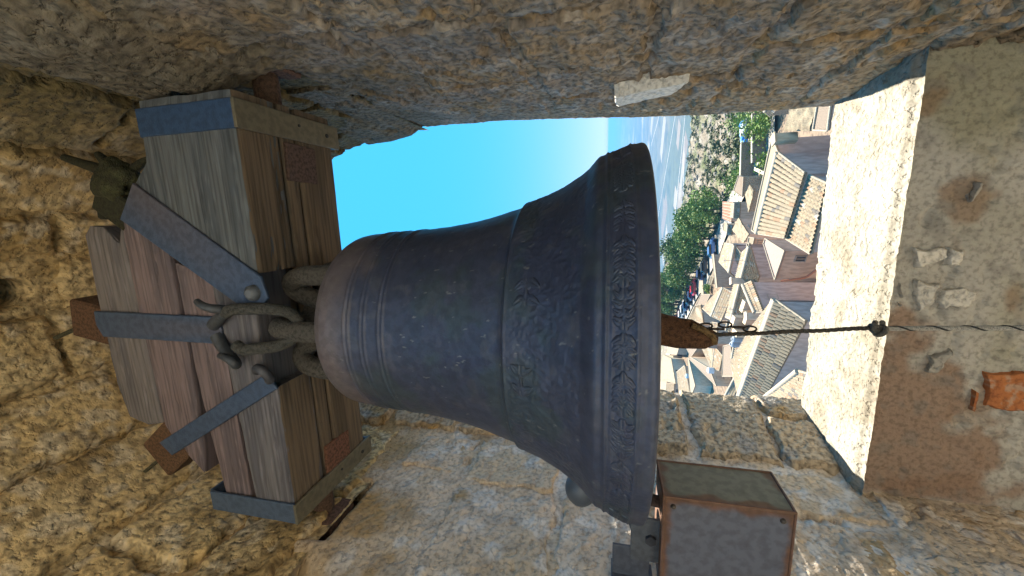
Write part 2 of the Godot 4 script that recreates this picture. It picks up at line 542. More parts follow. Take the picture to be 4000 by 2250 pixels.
	for q in [[-0.124, -0.845, -0.186, -0.928, 0.78], [-0.138, -0.936, -0.188, -0.988, 0.76], [-0.235, -0.868, -0.306, -0.93, 0.62], [-0.244, -0.95, -0.326, -1.012, 0.64], [-0.22, -0.845, -0.35, -0.858, 0.55], [0.05, -0.95, -0.02, -0.985, 0.4], [-0.44, -0.93, -0.5, -0.98, 0.36]]:
		var g: float = q[4]
		var j := func() -> float: return rng.randf_range(-0.016, 0.016)
		stone(ins, "stone", [Vector2(q[2] + j.call(), q[3] + j.call()), Vector2(q[0] + j.call(), q[3] + j.call()), Vector2(q[0] + j.call(), q[1] + j.call()), Vector2(q[2] + j.call(), q[1] + j.call())], parapet_point, 0.014, 0.003,
			func(p, k): return mixc(Color(g, g * 0.95, g * 0.86), Color(0.66, 0.62, 0.54), nc.get_noise_3dv(p * 9.0 + Vector3(k, 0, 0)) + 0.1), M.limestone, 0.004, 0.008, 0.02)
	var terracotta := func(p: Vector3, _k: float) -> Color: return mixc(mixc(Color(0.46, 0.165, 0.055), Color(0.36, 0.12, 0.045), nc.get_noise_3dv(p * 14.0) + 0.4), Color(0.45, 0.36, 0.27), sm(0.22, 0.4, nc.get_noise_3dv(p * 24.0)) * 0.6)
	stone(ins, "brick", [Vector2(-0.63, -1.25), Vector2(-0.492, -1.25), Vector2(-0.49, -1.068), Vector2(-0.605, -1.085)], parapet_point, 0.010, 0.003, terracotta, M.plaster, 0.004, 0.006, 0.010)
	stone(ins, "brick", [Vector2(-0.628, -1.072), Vector2(-0.56, -1.066), Vector2(-0.548, -1.05), Vector2(-0.62, -1.058)], parapet_point, 0.009, 0.003, terracotta, M.plaster, 0.003, 0.003, 0.003)
	var sill_point := func(a: float, b: float, h: float) -> Vector3:
		var over := sm(0.0, 0.03, 0.03 - b)
		var far := sm(0.40, 0.44, b)
		h *= 0.6 + 0.4 * sm(0.0, 0.06, b)
		return Vector3(a, -0.80 - 0.012 * over - 0.03 * far + h, -1.365 - b - h * 0.4 * far)
	backing(ins, "sill", -0.97, 0.43, -0.012, 0.455, sill_point, 0.010, cream, M.limestone, 0.0075)
	# the thickness behind the faces, and the floor
	var core := Shape.new()
	core.box(Vector3(1.11, -8.0, -0.72), Vector3(1.0, 22.0, 2.06))
	core.box(Vector3(-1.70, -8.0, -0.72), Vector3(1.1, 22.0, 2.06))
	core.box(Vector3(-0.27, -9.93, -1.61), Vector3(1.7, 18.1, 0.34))
	obj("wall_core", core, M.masonry, tower)
	var floor_ := Shape.new()
	floor_.box(Vector3(-0.27, -1.78, 7.6), Vector3(16.0, 0.12, 18.4), Basis(), 0.0, Color(0.70, 0.64, 0.54))  # floor carried far back, unseen, and kept pale to bounce sunlight inside
	obj("floor", floor_, M.plaster, tower)
	# an added wall, unseen behind the viewpoint, that bounces warm sunlight into the passage
	var rear := Shape.new()
	rear.box(Vector3(-0.27, 1.0, 6.4), Vector3(15.0, 5.6, 0.6), Basis(), 0.02, Color(0.72, 0.65, 0.54))
	obj("added_rear_wall", rear, M.masonry, tower)
	var cap := Shape.new()
	cap.box(Vector3(-0.27, 2.7, -0.72), Vector3(3.6, 1.4, 2.06))
	obj("upper_masonry", cap, M.masonry, tower)


# ---------------------------------------------------------------- the bell
const PROFILE := [[0.010, 0.700], [0.10, 0.692], [0.16, 0.684], [0.197, 0.671], [0.218, 0.655], [0.2290, 0.636], [0.2335, 0.612], [0.2354, 0.5822], [0.2385, 0.5288], [0.2403, 0.4872], [0.2423, 0.4640], [0.2483, 0.3959], [0.2595, 0.3184], [0.2690, 0.2750], [0.2900, 0.1985], [0.2950, 0.189], [0.3015, 0.1840], [0.303, 0.1791], [0.3163, 0.1362], [0.3352, 0.0939], [0.357, 0.0572], [0.3707, 0.0394], [0.3873, 0.0255], [0.3954, 0.0173], [0.3976, 0.0055], [0.4012, 0.0007], [0.4007, -0.0041], [0.4139, -0.0398], [0.4156, -0.0444], [0.4140, -0.0506], [0.4184, -0.0666], [0.4163, -0.0725], [0.4060, -0.0765], [0.395, -0.075], [0.36, -0.02], [0.31, 0.06], [0.27, 0.18], [0.23, 0.35], [0.205, 0.52], [0.19, 0.62], [0.13, 0.66], [0.01, 0.67]]


func bell_radius(h: float) -> float:
	for k in range(4, 31):
		var a: Array = PROFILE[k]
		var b: Array = PROFILE[k + 1]
		if h <= a[1] and h > b[1]:
			return lerpf(a[0], b[0], (a[1] - h) / (a[1] - b[1]))
	return 0.416


func bronze_tone(p: Vector3) -> Color:
	var a := mixc(Color(0.040, 0.054, 0.098), Color(0.058, 0.069, 0.112), na.get_noise_3dv(p * 3.0) * 1.2 + 0.5)
	a = mixc(a, Color(0.082, 0.090, 0.122), sm(0.15, 0.4, nc.get_noise_3dv(p * 14.0)) * 0.6)
	a = mixc(a, Color(0.045, 0.070, 0.082), sm(0.15, 0.4, na.get_noise_3dv(p * 5.0 + Vector3(7, 1, 2))) * 0.6)
	a = mixc(a, Color(0.17, 0.185, 0.20), sm(0.56, 0.62, nc.get_noise_3dv(p * Vector3(60, 24, 60) + Vector3(5, 5, 5))) * 0.8)
	return mixc(a, Color(0.19, 0.155, 0.15), sm(0.52, 0.60, p.y + nc.get_noise_3dv(p * 7.0) * 0.05) * 0.7)


func bell() -> void:
	var b := thing("bell", "large dark bronze church bell with leaf reliefs hanging mouth down in the opening", "bell", AXIS)
	var rows := []
	for k in PROFILE.size() - 1:
		var l := Vector2(PROFILE[k][0] - PROFILE[k + 1][0], PROFILE[k][1] - PROFILE[k + 1][1]).length()
		var m := maxi(1, int(l / (0.0024 if k < 32 else 0.03)))
		for j in m:
			rows.append([lerpf(PROFILE[k][0], PROFILE[k + 1][0], float(j) / m), lerpf(PROFILE[k][1], PROFILE[k + 1][1], float(j) / m), 1.0 if k < 31 else 0.0])
	# round off the corners of the drawn profile a little
	for pass_ in 2:
		var was := rows.duplicate(true)
		for k in range(1, rows.size() - 1):
			rows[k][0] = (was[k - 1][0] + was[k][0] * 2 + was[k + 1][0]) / 4
			rows[k][1] = (was[k - 1][1] + was[k][1] * 2 + was[k + 1][1]) / 4
	var turn := []
	for k in 560:
		turn.append(-PI * 0.56 + PI * 1.12 * k / 560.0)
	for k in 90:
		turn.append(PI * 0.56 + PI * 0.88 * k / 90.0)
	var p := PackedVector3Array()
	var c := PackedColorArray()
	for r in rows:
		for t in turn:
			var rad: float = r[0]
			var h: float = r[1]
			if r[2] > 0:
				for q in [[0.5655, 0.0024], [0.5535, 0.0030], [0.5235, 0.0022], [0.5125, 0.0022], [0.4775, 0.0026], [0.4665, 0.0026], [0.1835, 0.002], [0.001, 0.003], [-0.008, 0.0018], [-0.0445, 0.0028], [-0.052, 0.002]]:
					var x: float = (h - q[0]) / 0.0026
					if absf(x) < 3.0:
						rad += q[1] * exp(-x * x)
				var d := Vector3(sin(t) * rad, h, cos(t) * rad)
				var cast := sm(0.19, 0.17, h) * sm(0.02, 0.05, h) * (0.3 + 0.7 * sm(-0.3, 0.1, na.get_noise_3dv(d * 6.0)))
				rad += nc.get_noise_3dv(d * 24.0) * 0.0007 + (nb.get_noise_3dv(d * 46.0) - 0.3) * 0.0018 * cast
				rad += (nb.get_noise_3dv(d * 70.0) - 0.3) * 0.0010 * sm(0.004, -0.004, h) * sm(-0.048, -0.042, h)
			var q := Vector3(sin(t) * rad, h, cos(t) * rad)
			p.append(q)
			c.append(bronze_tone(q))
	var s := Shape.new()
	s.sheet(p, c, turn.size(), rows.size(), true)
	obj("bell_body", s, M.bronze, b)
	# leaf reliefs on the band above the lip
	for l in [[0.97, 0.25, 7], [0.72, 0.16, 4], [0.525, 0.22, 6], [0.34, 0.15, 4], [0.19, 0.13, 4], [0.035, 0.17, 5], [-0.15, 0.18, 5], [-0.33, 0.16, 5], [-0.52, 0.2, 6], [-0.75, 0.2, 6], [-0.98, 0.22, 6], [-1.22, 0.22, 6], [1.25, 0.22, 6]]:
		leaf_relief(b, l[0], -0.0245, l[1], 0.040, l[2], 1.0)
	leaf_relief(b, 0.455, 0.140, 0.16, 0.060, 2, 1.1)
	leaf_relief(b, -0.06, 0.148, 0.19, 0.050, 2, 1.1)
	# canons: the crown of loops by which the bell hangs
	for k in 6:
		var t := TAU * k / 6.0
		var out := Vector3(sin(t), 0, cos(t))
		var path := []
		for j in 15:
			var a := PI * j / 14.0
			path.append(out * (0.100 - cos(a) * 0.052 + 0.012 * sin(a)) + Vector3(0, 0.690 + 0.155 * pow(sin(a), 0.75), 0))
		var sh := Shape.new()
		sh.tube(path, 0.027, 12, Color(0.105, 0.098, 0.085))
		obj("canon", sh, M.rust, b)
	var arg := Shape.new()
	arg.tube([Vector3(0, 0.68, 0), Vector3(0, 0.85, 0)], 0.04, 14, Color(0.12, 0.11, 0.10))
	obj("crown_post", arg, M.rust, b)
	# the clapper is hung inside and swings on its own
	var k := thing("clapper", "rusty brown iron clapper end hanging below the bell mouth with the pull rope", "clapper", AXIS)
	var cp := PackedVector3Array()
	var cc := PackedColorArray()
	var prof := [[0.015, 0.50], [0.018, 0.2], [0.022, 0.06], [0.045, 0.02], [0.058, -0.03], [0.052, -0.08], [0.039, -0.125], [0.036, -0.16], [0.033, -0.195], [0.026, -0.222], [0.018, -0.24], [0.012, -0.25], [0.001, -0.252]]
	for r in prof:
		for j in 20:
			var t := TAU * j / 20.0
			var rr: float = r[0] * (1.0 + nc.get_noise_3d(cos(t) * 2, r[1] * 12.0, sin(t) * 2) * 0.35)
			cp.append(Vector3(sin(t) * rr - 0.002 - 0.02 * sm(-0.1, -0.25, r[1]), r[1], cos(t) * rr))
			cc.append(mixc(Color(0.10, 0.05, 0.028), Color(0.16, 0.075, 0.035), nc.get_noise_3dv(cp[-1] * 20.0) + 0.5))
	var cs := Shape.new()
	cs.sheet(cp, cc, 20, prof.size(), true)
	obj("shaft", cs, M.rust, k)
	var hook := Shape.new()
	hook.tube([Vector3(0.012, -0.19, 0.022), Vector3(0.004, -0.215, 0.028), Vector3(-0.012, -0.235, 0.024), Vector3(-0.03, -0.243, 0.012)], 0.007, 8, Color(0.22, 0.14, 0.06))
	obj("hook", hook, M.rust, k)
	# chain links and rope
	var chain := thing("chain", "short dark iron chain wrapped round the tip of the clapper", "chain", AXIS + Vector3(0.0, -0.24, 0.0))
	for l in [[0.012, 0.02, 0.02, 0.3], [0.006, -0.004, 0.022, 1.2], [0.014, -0.022, 0.012, 0.2], [0.008, -0.05, 0.008, 1.4], [0.004, -0.075, 0.006, 0.1]]:
		var path := []
		for j in 17:
			var t := TAU * j / 16.0
			path.append(Vector3(cos(t) * 0.0068 * cos(l[3]), sin(t) * 0.0135, cos(t) * 0.0068 * sin(l[3])))
		var sh := Shape.new()
		sh.tube(path, 0.0022, 6, Color(0.06, 0.05, 0.045), false)
		obj("link", sh, M.rust, chain).position = Vector3(l[0], l[1], l[2])
	var rope := thing("bell_rope", "dark bell rope hanging from the clapper, knotted, its lower end a thin double cord", "rope", AXIS)
	var path := []
	for j in 13:
		path.append(Vector3(-0.012 + 0.028 * j / 12.0 + sin(j * 1.3) * 0.0008, -0.236 - 0.305 * j / 12.0, 0.012))
	for st in 3:
		var sh := Shape.new()
		var tw := []
		for j in 90:
			var u := j / 89.0 * 12.0
			var q: Vector3 = path[int(minf(u, 11.99))].lerp(path[int(minf(u, 11.99)) + 1], u - floorf(minf(u, 11.99)))
			tw.append(q + Vector3(cos(j * 0.55 + st * TAU / 3), 0, sin(j * 0.55 + st * TAU / 3)) * 0.0022)
		sh.tube(tw, 0.0028, 6, Color(0.13, 0.115, 0.10), false)
		obj("strand", sh, M.rope, rope)
	var knot := Shape.new()
	var kp := []
	for j in 60:
		var t := TAU * j / 59.0 * 2.0
		kp.append(Vector3(0.015, -0.552, 0.012) + Vector3((0.009 + 0.005 * cos(1.5 * t)) * cos(t), 0.007 * sin(1.5 * t) - 0.006 * t / TAU + 0.005, (0.009 + 0.005 * cos(1.5 * t)) * sin(t)))
	knot.tube(kp, 0.0052, 8, Color(0.22, 0.20, 0.17))
	obj("knot", knot, M.rope, rope)
	for st in 2:
		var sh := Shape.new()
		var tw := []
		for j in 100:
			var u := j / 99.0
			tw.append(Vector3(0.016 + 0.032 * u, -0.555 - 0.75 * u, 0.012) + Vector3(cos(j * 0.8 + st * PI), 0, sin(j * 0.8 + st * PI)) * [0.0004, 0.0044][st])
		sh.tube(tw, [0.0048, 0.0017][st], 6, [Color(0.70, 0.66, 0.58), Color(0.06, 0.06, 0.06)][st], false)
		obj("cord", sh, M.rope, rope)


# a spray of leaflets in low relief, laid on the bell's outside at the angle t and the height h
func leaf_relief(parent: Node, t: float, h: float, wide: float, tall: float, pairs: int, deep: float) -> void:
	var nu := 96
	var nv := 44
	var r0 := bell_radius(h)
	var half := Vector2(wide * r0 / 2.0, tall / 2.0)
	var lets := []
	var flip := 1.0 if rng.randf() < 0.5 else -1.0
	for k in pairs:
		var u := lerpf(-0.62, 0.62, float(k) / maxf(1, pairs - 1))
		for side in [-1.0, 1.0]:
			var lean := flip * rng.randf_range(0.5, 0.95)
			lets.append([Vector2(u * half.x + flip * half.x * 0.06, side * half.y * 0.46), atan2(side * 0.9, lean), half.y * rng.randf_range(0.44, 0.56), half.y * rng.randf_range(0.24, 0.36)])
			lets.append([Vector2((u + rng.randf_range(-0.05, 0.05)) * half.x, side * half.y * 0.24), atan2(side * 0.5, -lean), half.y * rng.randf_range(0.3, 0.42), half.y * rng.randf_range(0.2, 0.3)])
	lets.append([Vector2(flip * half.x * 0.74, 0), 0.0, half.y * 0.62, half.y * 0.42])
	lets.append([Vector2(-flip * half.x * 0.74, 0), 0.0, half.y * 0.5, half.y * 0.34])
	lets.append([Vector2(0, 0), 0.0, half.x * 0.75, half.y * 0.13])
	var p := PackedVector3Array()
	var c := PackedColorArray()
	for y in nv:
		for x in nu:
			var q := Vector2((float(x) / (nu - 1) * 2.0 - 1.0) * half.x, (float(y) / (nv - 1) * 2.0 - 1.0) * half.y)
			var best := 0.0
			for l in lets:
				var d: Vector2 = (q - l[0]).rotated(-l[1])
				var e := 1.0 - pow(d.x / l[2], 2.0) - pow(d.y / l[3] * (1.0 + 0.35 * d.x / l[2]), 2.0)
				if e > 0.0:
					best = maxf(best, minf(1.0, pow(e, 0.45)) * (1.0 - 0.45 * exp(-pow(d.y / l[3] / 0.16, 2.0))))
			var height := (0.0034 * best) * deep - 0.0014 * (1.0 - sm(0.0, 0.3, best))
			var hh := h + q.y
			var tt := t + q.x / r0
			var v := Vector3(sin(tt), 0, cos(tt)) * (bell_radius(hh) + height)
			v.y = hh
			p.append(v)
			c.append(mixc(bronze_tone(v), Color(0.04, 0.048, 0.07), 0.3 * sm(0.2, 0.6, best)))
	var s := Shape.new()
	s.sheet(p, c, nu, nv)
	obj("leaf_relief", s, M.bronze, parent)


# ---------------------------------------------------------------- the wooden headstock
func wood_tone(x: float) -> Color:
	return [Color(0.16, 0.13, 0.135), Color(0.170, 0.128, 0.132), Color(0.155, 0.138, 0.14), Color(0.145, 0.135, 0.145), Color(0.16, 0.115, 0.075)][int(x)]


func board(parent: Node, called: String, outline: Array, z0: float, z1: float, tone: Color) -> MeshInstance3D:
	# a sawn board: its outline in (x, y) is subdivided and roughened
	var pts := []
	for k in outline.size():
		var a: Vector2 = outline[k]
		var b: Vector2 = outline[(k + 1) % outline.size()]
		var m := maxi(1, int(a.distance_to(b) / 0.03))
		for j in m:
			var q := a.lerp(b, float(j) / m)
			if j > 0:
				q += Vector2(nc.get_noise_2d(q.x * 30.0 + z0 * 50.0, q.y * 30.0), nc.get_noise_2d(q.x * 30.0, q.y * 30.0 + 50.0)) * 0.0035
			pts.append(q)
	var s := Shape.new()
	s.slab(pts, z0, z1, tone, 0.004)
	for k in s.v.size():
		s.c[k] = mixc(tone, tone * Color(0.62, 0.66, 0.72), sm(-0.1, 0.4, na.get_noise_3dv(s.v[k] * 4.0 + Vector3(z0, 0, 0) * 9.0)) * 0.5)
	wood_face(s, pts, z0 + 0.0012, tone)
	return obj(called, s, M.wood, parent)


# the weathered front of a board: grain, checks and rounded arrises in relief
func wood_face(s: Shape, outline: Array, z: float, tone: Color) -> void:
	var poly := PackedVector2Array(outline)
	var lo := Vector2(9, 9)
	var hi := Vector2(-9, -9)
	for q in poly:
		lo = lo.min(q)
		hi = hi.max(q)
	var pts := PackedVector2Array()
	var squeeze := 5.0
	for q in poly:
		pts.append(Vector2(q.x / squeeze, q.y))
	var y := lo.y + 0.0035
	while y < hi.y:
		var x := lo.x + 0.009 + fposmod(y * 977.0, 1.0) * 0.01
		while x < hi.x:
			if Geometry2D.is_point_in_polygon(Vector2(x, y), poly):
				pts.append(Vector2(x / squeeze, y + nd.get_noise_2d(x * 400.0, y * 400.0) * 0.0008))
			x += 0.022
		y += 0.0042
	var ids := Geometry2D.triangulate_delaunay(pts)
	var base := s.v.size()
	var nrm := PackedVector3Array()
	nrm.resize(pts.size())
	for k in pts.size():
		var q := Vector2(pts[k].x * squeeze, pts[k].y)
		var e := 1.0
		if k >= poly.size():
			e = 9.0
			for j in poly.size():
				e = minf(e, q.distance_to(Geometry2D.get_closest_point_to_segment(q, poly[j], poly[(j + 1) % poly.size()])))
		else:
			e = 0.0
		var grain := nc.get_noise_3d(q.x * 2.2, q.y * 75.0, z * 40.0)
		var check := sm(0.035, 0.0, absf(na.get_noise_3d(q.x * 0.9 + z * 30.0, q.y * 11.0, z * 90.0))) * sm(0.0, 0.25, na.get_noise_3d(q.x * 2.5, q.y * 3.0, z * 70.0 + 4.0))
		var h := -0.0012 * sm(0.0, 0.4, grain) - 0.0075 * check - 0.004 * pow(1.0 - sm(0.0, 0.012, e), 2.0) + na.get_noise_2d(q.x * 3.0, q.y * 8.0 + z * 50.0) * 0.0022
		if e == 0.0:
			h = -0.0055
		s.v.append(Vector3(q.x, q.y, z + 0.0045 + h))
		s.n.append(Vector3(0, 0, 1))
		var c := mixc(tone, tone * Color(0.55, 0.60, 0.66), sm(-0.1, 0.35, nc.get_noise_3d(q.x * 1.3, q.y * 16.0, z * 33.0)) * 0.7)
		c = mixc(c, tone * Color(1.4, 1.42, 1.45), sm(0.22, 0.36, nc.get_noise_3d(q.x * 9.0, q.y * 120.0, z * 21.0)) * 0.55)
		s.c.append(mixc(c, Color(0.05, 0.043, 0.04), check * 0.5))
	for k in range(0, ids.size(), 3):
		var t := [ids[k], ids[k + 1], ids[k + 2]]
		var mid := Vector2()
		for j in 3:
			mid += Vector2(pts[t[j]].x * squeeze, pts[t[j]].y) / 3.0
		if not Geometry2D.is_point_in_polygon(mid, poly):
			continue
		var f: Vector3 = (s.v[base + t[2]] - s.v[base + t[0]]).cross(s.v[base + t[1]] - s.v[base + t[0]])
		if f.z < 0:
			t = [t[0], t[2], t[1]]
			f = -f
		for j in 3:
			s.i.append(base + t[j])
			nrm[t[j]] += f
	for k in pts.size():
		if nrm[k].length_squared() > 0:
			s.n[base + k] = nrm[k].normalized()


func strap(parent: Node, called: String, outline: Array, z: float, thick := 0.008, tone := Color(0.062, 0.095, 0.165)) -> MeshInstance3D:
	var s := Shape.new()
	s.slab(outline, z + thick, z, tone, 0.002)
	for k in s.v.size():
		s.c[k] = mixc(tone, Color(0.13, 0.11, 0.12), sm(0.05, 0.45, na.get_noise_3dv(s.v[k] * 7.0)) * 0.8)
	return obj(called, s, M.iron, parent)


func headstock() -> void:
	var t := thing("headstock", "weathered wooden headstock of stacked boards with dark iron straps, holding up the bell", "headstock")
	var F := -0.80
	var B := -1.12
	var v := func(list: Array) -> Array:
		var o := []
		for k in range(0, list.size(), 2):
			o.append(Vector2(list[k], list[k + 1]))
		return o
	# front boards, from the lowest up; the gaps between the left boards open like wedges
	board(t, "board", v.call([-0.80, 0.842, -0.43, 0.842, -0.43, 0.872, -0.13, 0.872, -0.13, 0.995, -0.40, 0.990, -0.80, 0.972]), F, F - 0.118, wood_tone(3))
	board(t, "board", v.call([-0.80, 0.992, -0.40, 0.996, -0.13, 1.0, -0.10, 1.112, -0.40, 1.112, -0.62, 1.098, -0.80, 1.082]), F - 0.003, F - 0.10, wood_tone(1))
	board(t, "board", v.call([-0.722, 1.146, -0.62, 1.128, -0.45, 1.119, 0.0, 1.118, 0.04, 1.262, -0.25, 1.268, -0.58, 1.262, -0.655, 1.205]), F + 0.002, F - 0.11, wood_tone(1))
	board(t, "board", v.call([-0.575, 1.268, -0.25, 1.273, 0.012, 1.268, -0.045, 1.292, 0.0, 1.342, 0.004, 1.388, -0.022, 1.416, -0.25, 1.422, -0.464, 1.424, -0.568, 1.404, -0.588, 1.335]), F - 0.002, F - 0.12, wood_tone(2))
	# the big right board, below the brace
	board(t, "board", v.call([-0.126, 0.842, 0.30, 0.842, 0.30, 1.118, 0.16, 1.128, 0.108, 1.185, 0.02, 1.116, -0.126, 1.006]), F + 0.004, F - 0.118, Color(0.112, 0.122, 0.130))
	# rear boards
	board(t, "board", v.call([-0.80, 0.842, -0.42, 0.842, -0.42, 0.90, -0.13, 0.90, -0.13, 0.842, 0.30, 0.842, 0.30, 1.112, -0.80, 1.09]), -0.930, -0.972, wood_tone(4))
	board(t, "board", v.call([-0.80, 0.838, -0.40, 0.838, -0.40, 0.88, -0.15, 0.88, -0.15, 0.838, 0.30, 0.838, 0.30, 1.112, -0.80, 1.09]), -0.984, B, wood_tone(4))
	board(t, "board", v.call([-0.60, 1.12, 0.05, 1.12, -0.02, 1.40, -0.56, 1.40]), -0.93, B + 0.02, wood_tone(4))
	# plates let into the underside
	for q in [[0.155, 0.10, 0], [-0.738, 0.10, 1]]:
		var s := Shape.new()
		s.box(Vector3(q[0], 0.838, -0.985), Vector3(q[1], 0.012, 0.11), Basis(Vector3.UP, 0.04), 0.003, [Color(0.135, 0.085, 0.07), Color(0.22, 0.10, 0.06)][q[2]])
		obj("underside_plate", s, M.rust, t)
	# a knot in the big board
	var kn := Shape.new()
	var kp := PackedVector3Array()
	var kc := PackedColorArray()
	for y in 8:
		for x in 24:
			var a := TAU * x / 24.0
			var r := y / 7.0 * 0.019
			kp.append(Vector3(-0.005 + cos(a) * r * 1.25, 0.862 + sin(a) * r * 0.9, F + 0.0045 - 0.008 * (1.0 - y / 7.0) * (0.5 + 0.5 * sin(a * 2.0 + 1.0))))
			kc.append(mixc(Color(0.035, 0.035, 0.04), Color(0.11, 0.115, 0.115), sm(0.4, 1.0, y / 7.0)))
	kn.sheet(kp, kc, 24, 8, true)
	obj("knot", kn, M.wood, t)
	# iron: end bands round the beam
	for e in [[0.2475, 0.066, 0], [-0.802, 0.060, 1]]:
		var s := Shape.new()
		var x: float = e[0]
		var w: float = e[1]
		var tone := Color(0.04, 0.085, 0.17) if e[2] == 0 else Color(0.085, 0.125, 0.19)
		s.box(Vector3(x, 0.977, F + 0.010), Vector3(w, 0.296, 0.008), Basis(), 0.0015, tone)
		s.box(Vector3(x, 0.8305, -0.965), Vector3(w, 0.009, 0.362), Basis(), 0.0015, Color(0.16, 0.145, 0.10))
		s.box(Vector3(x, 0.977, B - 0.012), Vector3(w, 0.30, 0.008), Basis(), 0.0015, tone)
		s.box(Vector3(x, 1.1295, -0.965), Vector3(w, 0.009, 0.34), Basis(), 0.0015, tone)
		obj("end_band", s, M.iron, t)
		var n := Shape.new()
		n.tube([Vector3(x, 0.829, -1.09), Vector3(x, 0.823, -1.09)], 0.006, 8, Color(0.05, 0.05, 0.05))
		obj("nail", n, M.rust, t)
		n = Shape.new()
		n.tube([Vector3(x + 0.008, 0.829, -0.98), Vector3(x + 0.008, 0.8235, -0.98)], 0.004, 8, Color(0.05, 0.05, 0.05))
		obj("nail", n, M.rust, t)
	# braces on the front
	# underside of the beam, in the same weathered relief
	for e in [[-0.80, -0.43, F, F - 0.118, 0.842], [-0.126, 0.30, F + 0.004, F - 0.118, 0.842], [-0.80, -0.42, -0.930, -0.972, 0.842], [-0.13, 0.30, -0.930, -0.972, 0.842], [-0.80, -0.40, -0.984, B, 0.838], [-0.15, 0.30, -0.984, B, 0.838]]:
		var s := Shape.new()
		var nx := int((e[1] - e[0]) / 0.02) + 2
		var nz := int((e[2] - e[3]) / 0.004) + 2
		var p := PackedVector3Array()
		var c := PackedColorArray()
		for k in nz:
			for j in nx:
				var x := lerpf(e[0], e[1], j / (nx - 1.0))
				var z := lerpf(e[2], e[3], k / (nz - 1.0))
				var ed := minf(minf(e[2] - z, z - e[3]), 0.02)
				var check := sm(0.04, 0.0, absf(na.get_noise_3d(x * 0.9 + e[4] * 30.0, 3.0, z * 11.0))) * sm(0.0, 0.25, na.get_noise_3d(x * 2.5, 8.0, z * 3.0))
				p.append(Vector3(x, e[4] - 0.003 + 0.004 * pow(1.0 - ed / 0.02, 3.0) + 0.0012 * sm(0.0, 0.4, nc.get_noise_3d(x * 2.2, 5.0, z * 75.0)) + 0.007 * check, z))
				var w := wood_tone(4)
				c.append(mixc(w, w * Color(0.5, 0.5, 0.5), sm(-0.1, 0.35, nc.get_noise_3d(x * 1.3, 2.0, z * 16.0)) * 0.7))
		s.sheet(p, c, nx, nz)
		obj("board_underside", s, M.wood, t)
	var rb := strap(t, "brace", v.call([0.108, 1.176, -0.131, 0.826, -0.185, 0.812, -0.222, 0.845, -0.212, 0.895, 0.018, 1.246]), F + 0.007, 0.010)
	var bolt := Shape.new()
	bolt.tube([Vector3(-0.172, 0.850, F + 0.017), Vector3(-0.172, 0.850, F + 0.028), Vector3(-0.172, 0.850, F + 0.034)], [0.020, 0.019, 0.010], 14, Color(0.14, 0.155, 0.175))
	obj("bolt", bolt, M.iron, rb)
	strap(t, "brace", v.call([-0.236, 1.426, -0.240, 0.984, -0.275, 0.978, -0.314, 0.984, -0.311, 1.412, -0.275, 1.43]), F + 0.005, 0.009)
	strap(t, "brace", v.call([-0.633, 1.284, -0.670, 1.244, -0.428, 0.83, -0.388, 0.858]), F + 0.005, 0.009)
	# hooks at the foot of the middle brace
	for path in [[[-0.262, 1.0, 0.012], [-0.245, 0.975, 0.018], [-0.225, 0.945, 0.026], [-0.212, 0.93, 0.040], [-0.205, 0.945, 0.056], [-0.197, 0.965, 0.06], [-0.188, 0.985, 0.056]], [[-0.29, 0.995, 0.012], [-0.315, 0.975, 0.02], [-0.335, 0.945, 0.03], [-0.35, 0.918, 0.04], [-0.352, 0.905, 0.05], [-0.34, 0.905, 0.058], [-0.33, 0.925, 0.058], [-0.33, 0.95, 0.05]]]:
		var pts := []
		for q in path:
			pts.append(Vector3(q[0], q[1], F + q[2]))
		var rr := []
		for k in pts.size():
			rr.append(lerpf(0.017, 0.008, float(k) / (pts.size() - 1)))
		var s := Shape.new()
		s.tube(smooth(pts, 5), lerp_list(rr, 5), 10, Color(0.07, 0.078, 0.09))
		obj("hook", s, M.iron, t)
	# curled foot of the left brace
	var s2 := Shape.new()
	s2.tube(smooth([Vector3(-0.405, 0.85, F + 0.012), Vector3(-0.392, 0.835, F + 0.025), Vector3(-0.372, 0.84, F + 0.034), Vector3(-0.366, 0.862, F + 0.03), Vector3(-0.378, 0.878, F + 0.02)], 5), 0.012, 10, Color(0.08, 0.085, 0.10))
	obj("hook", s2, M.iron, t)
	# blocks on which the straps are wedged, and their rods
	var blk := Shape.new()
	blk.box(Vector3(-0.283, 1.485, -0.85), Vector3(0.118, 0.19, 0.075), Basis(Vector3(0, 0, 1), -0.17), 0.006, Color(0.15, 0.08, 0.045))
	obj("wedge_block", blk, M.rust, t)
	var blk2 := Shape.new()
	blk2.box(Vector3(-0.660, 1.276, -0.83), Vector3(0.128, 0.145, 0.07), Basis(Vector3(0, 0, 1), 0.68), 0.006, Color(0.15, 0.08, 0.04))
	obj("wedge_block", blk2, M.rust, t)
	for rd in [[-0.297, 1.575, -0.345, 1.72, 0.007], [-0.705, 1.34, -0.80, 1.475, 0.006]]:
		var s := Shape.new()
		s.tube([Vector3(rd[0], rd[1], -0.84), Vector3(rd[2], rd[3], -0.84)], rd[4], 8, Color(0.09, 0.085, 0.05))
		obj("rod", s, M.rust, t)
	# the right brace ends in a mossy iron block with a big nut and a bent rod
	var dark := Color(0.036, 0.038, 0.017)
	var eb := Shape.new()
	eb.box(Vector3(0.052, 1.283, -0.822), Vector3(0.125, 0.085, 0.06), Basis(Vector3(0, 0, 1), 0.98), 0.006, dark)
	obj("wedge_block", eb, M.rust, t)
	eb = Shape.new()
	eb.box(Vector3(0.058, 1.345, -0.83), Vector3(0.075, 0.03, 0.05), Basis(Vector3(0, 0, 1), -0.1), 0.005, Color(0.03, 0.03, 0.016))
	obj("wedge", eb, M.rust, t)
	var np := PackedVector3Array()
	var ncol := PackedColorArray()
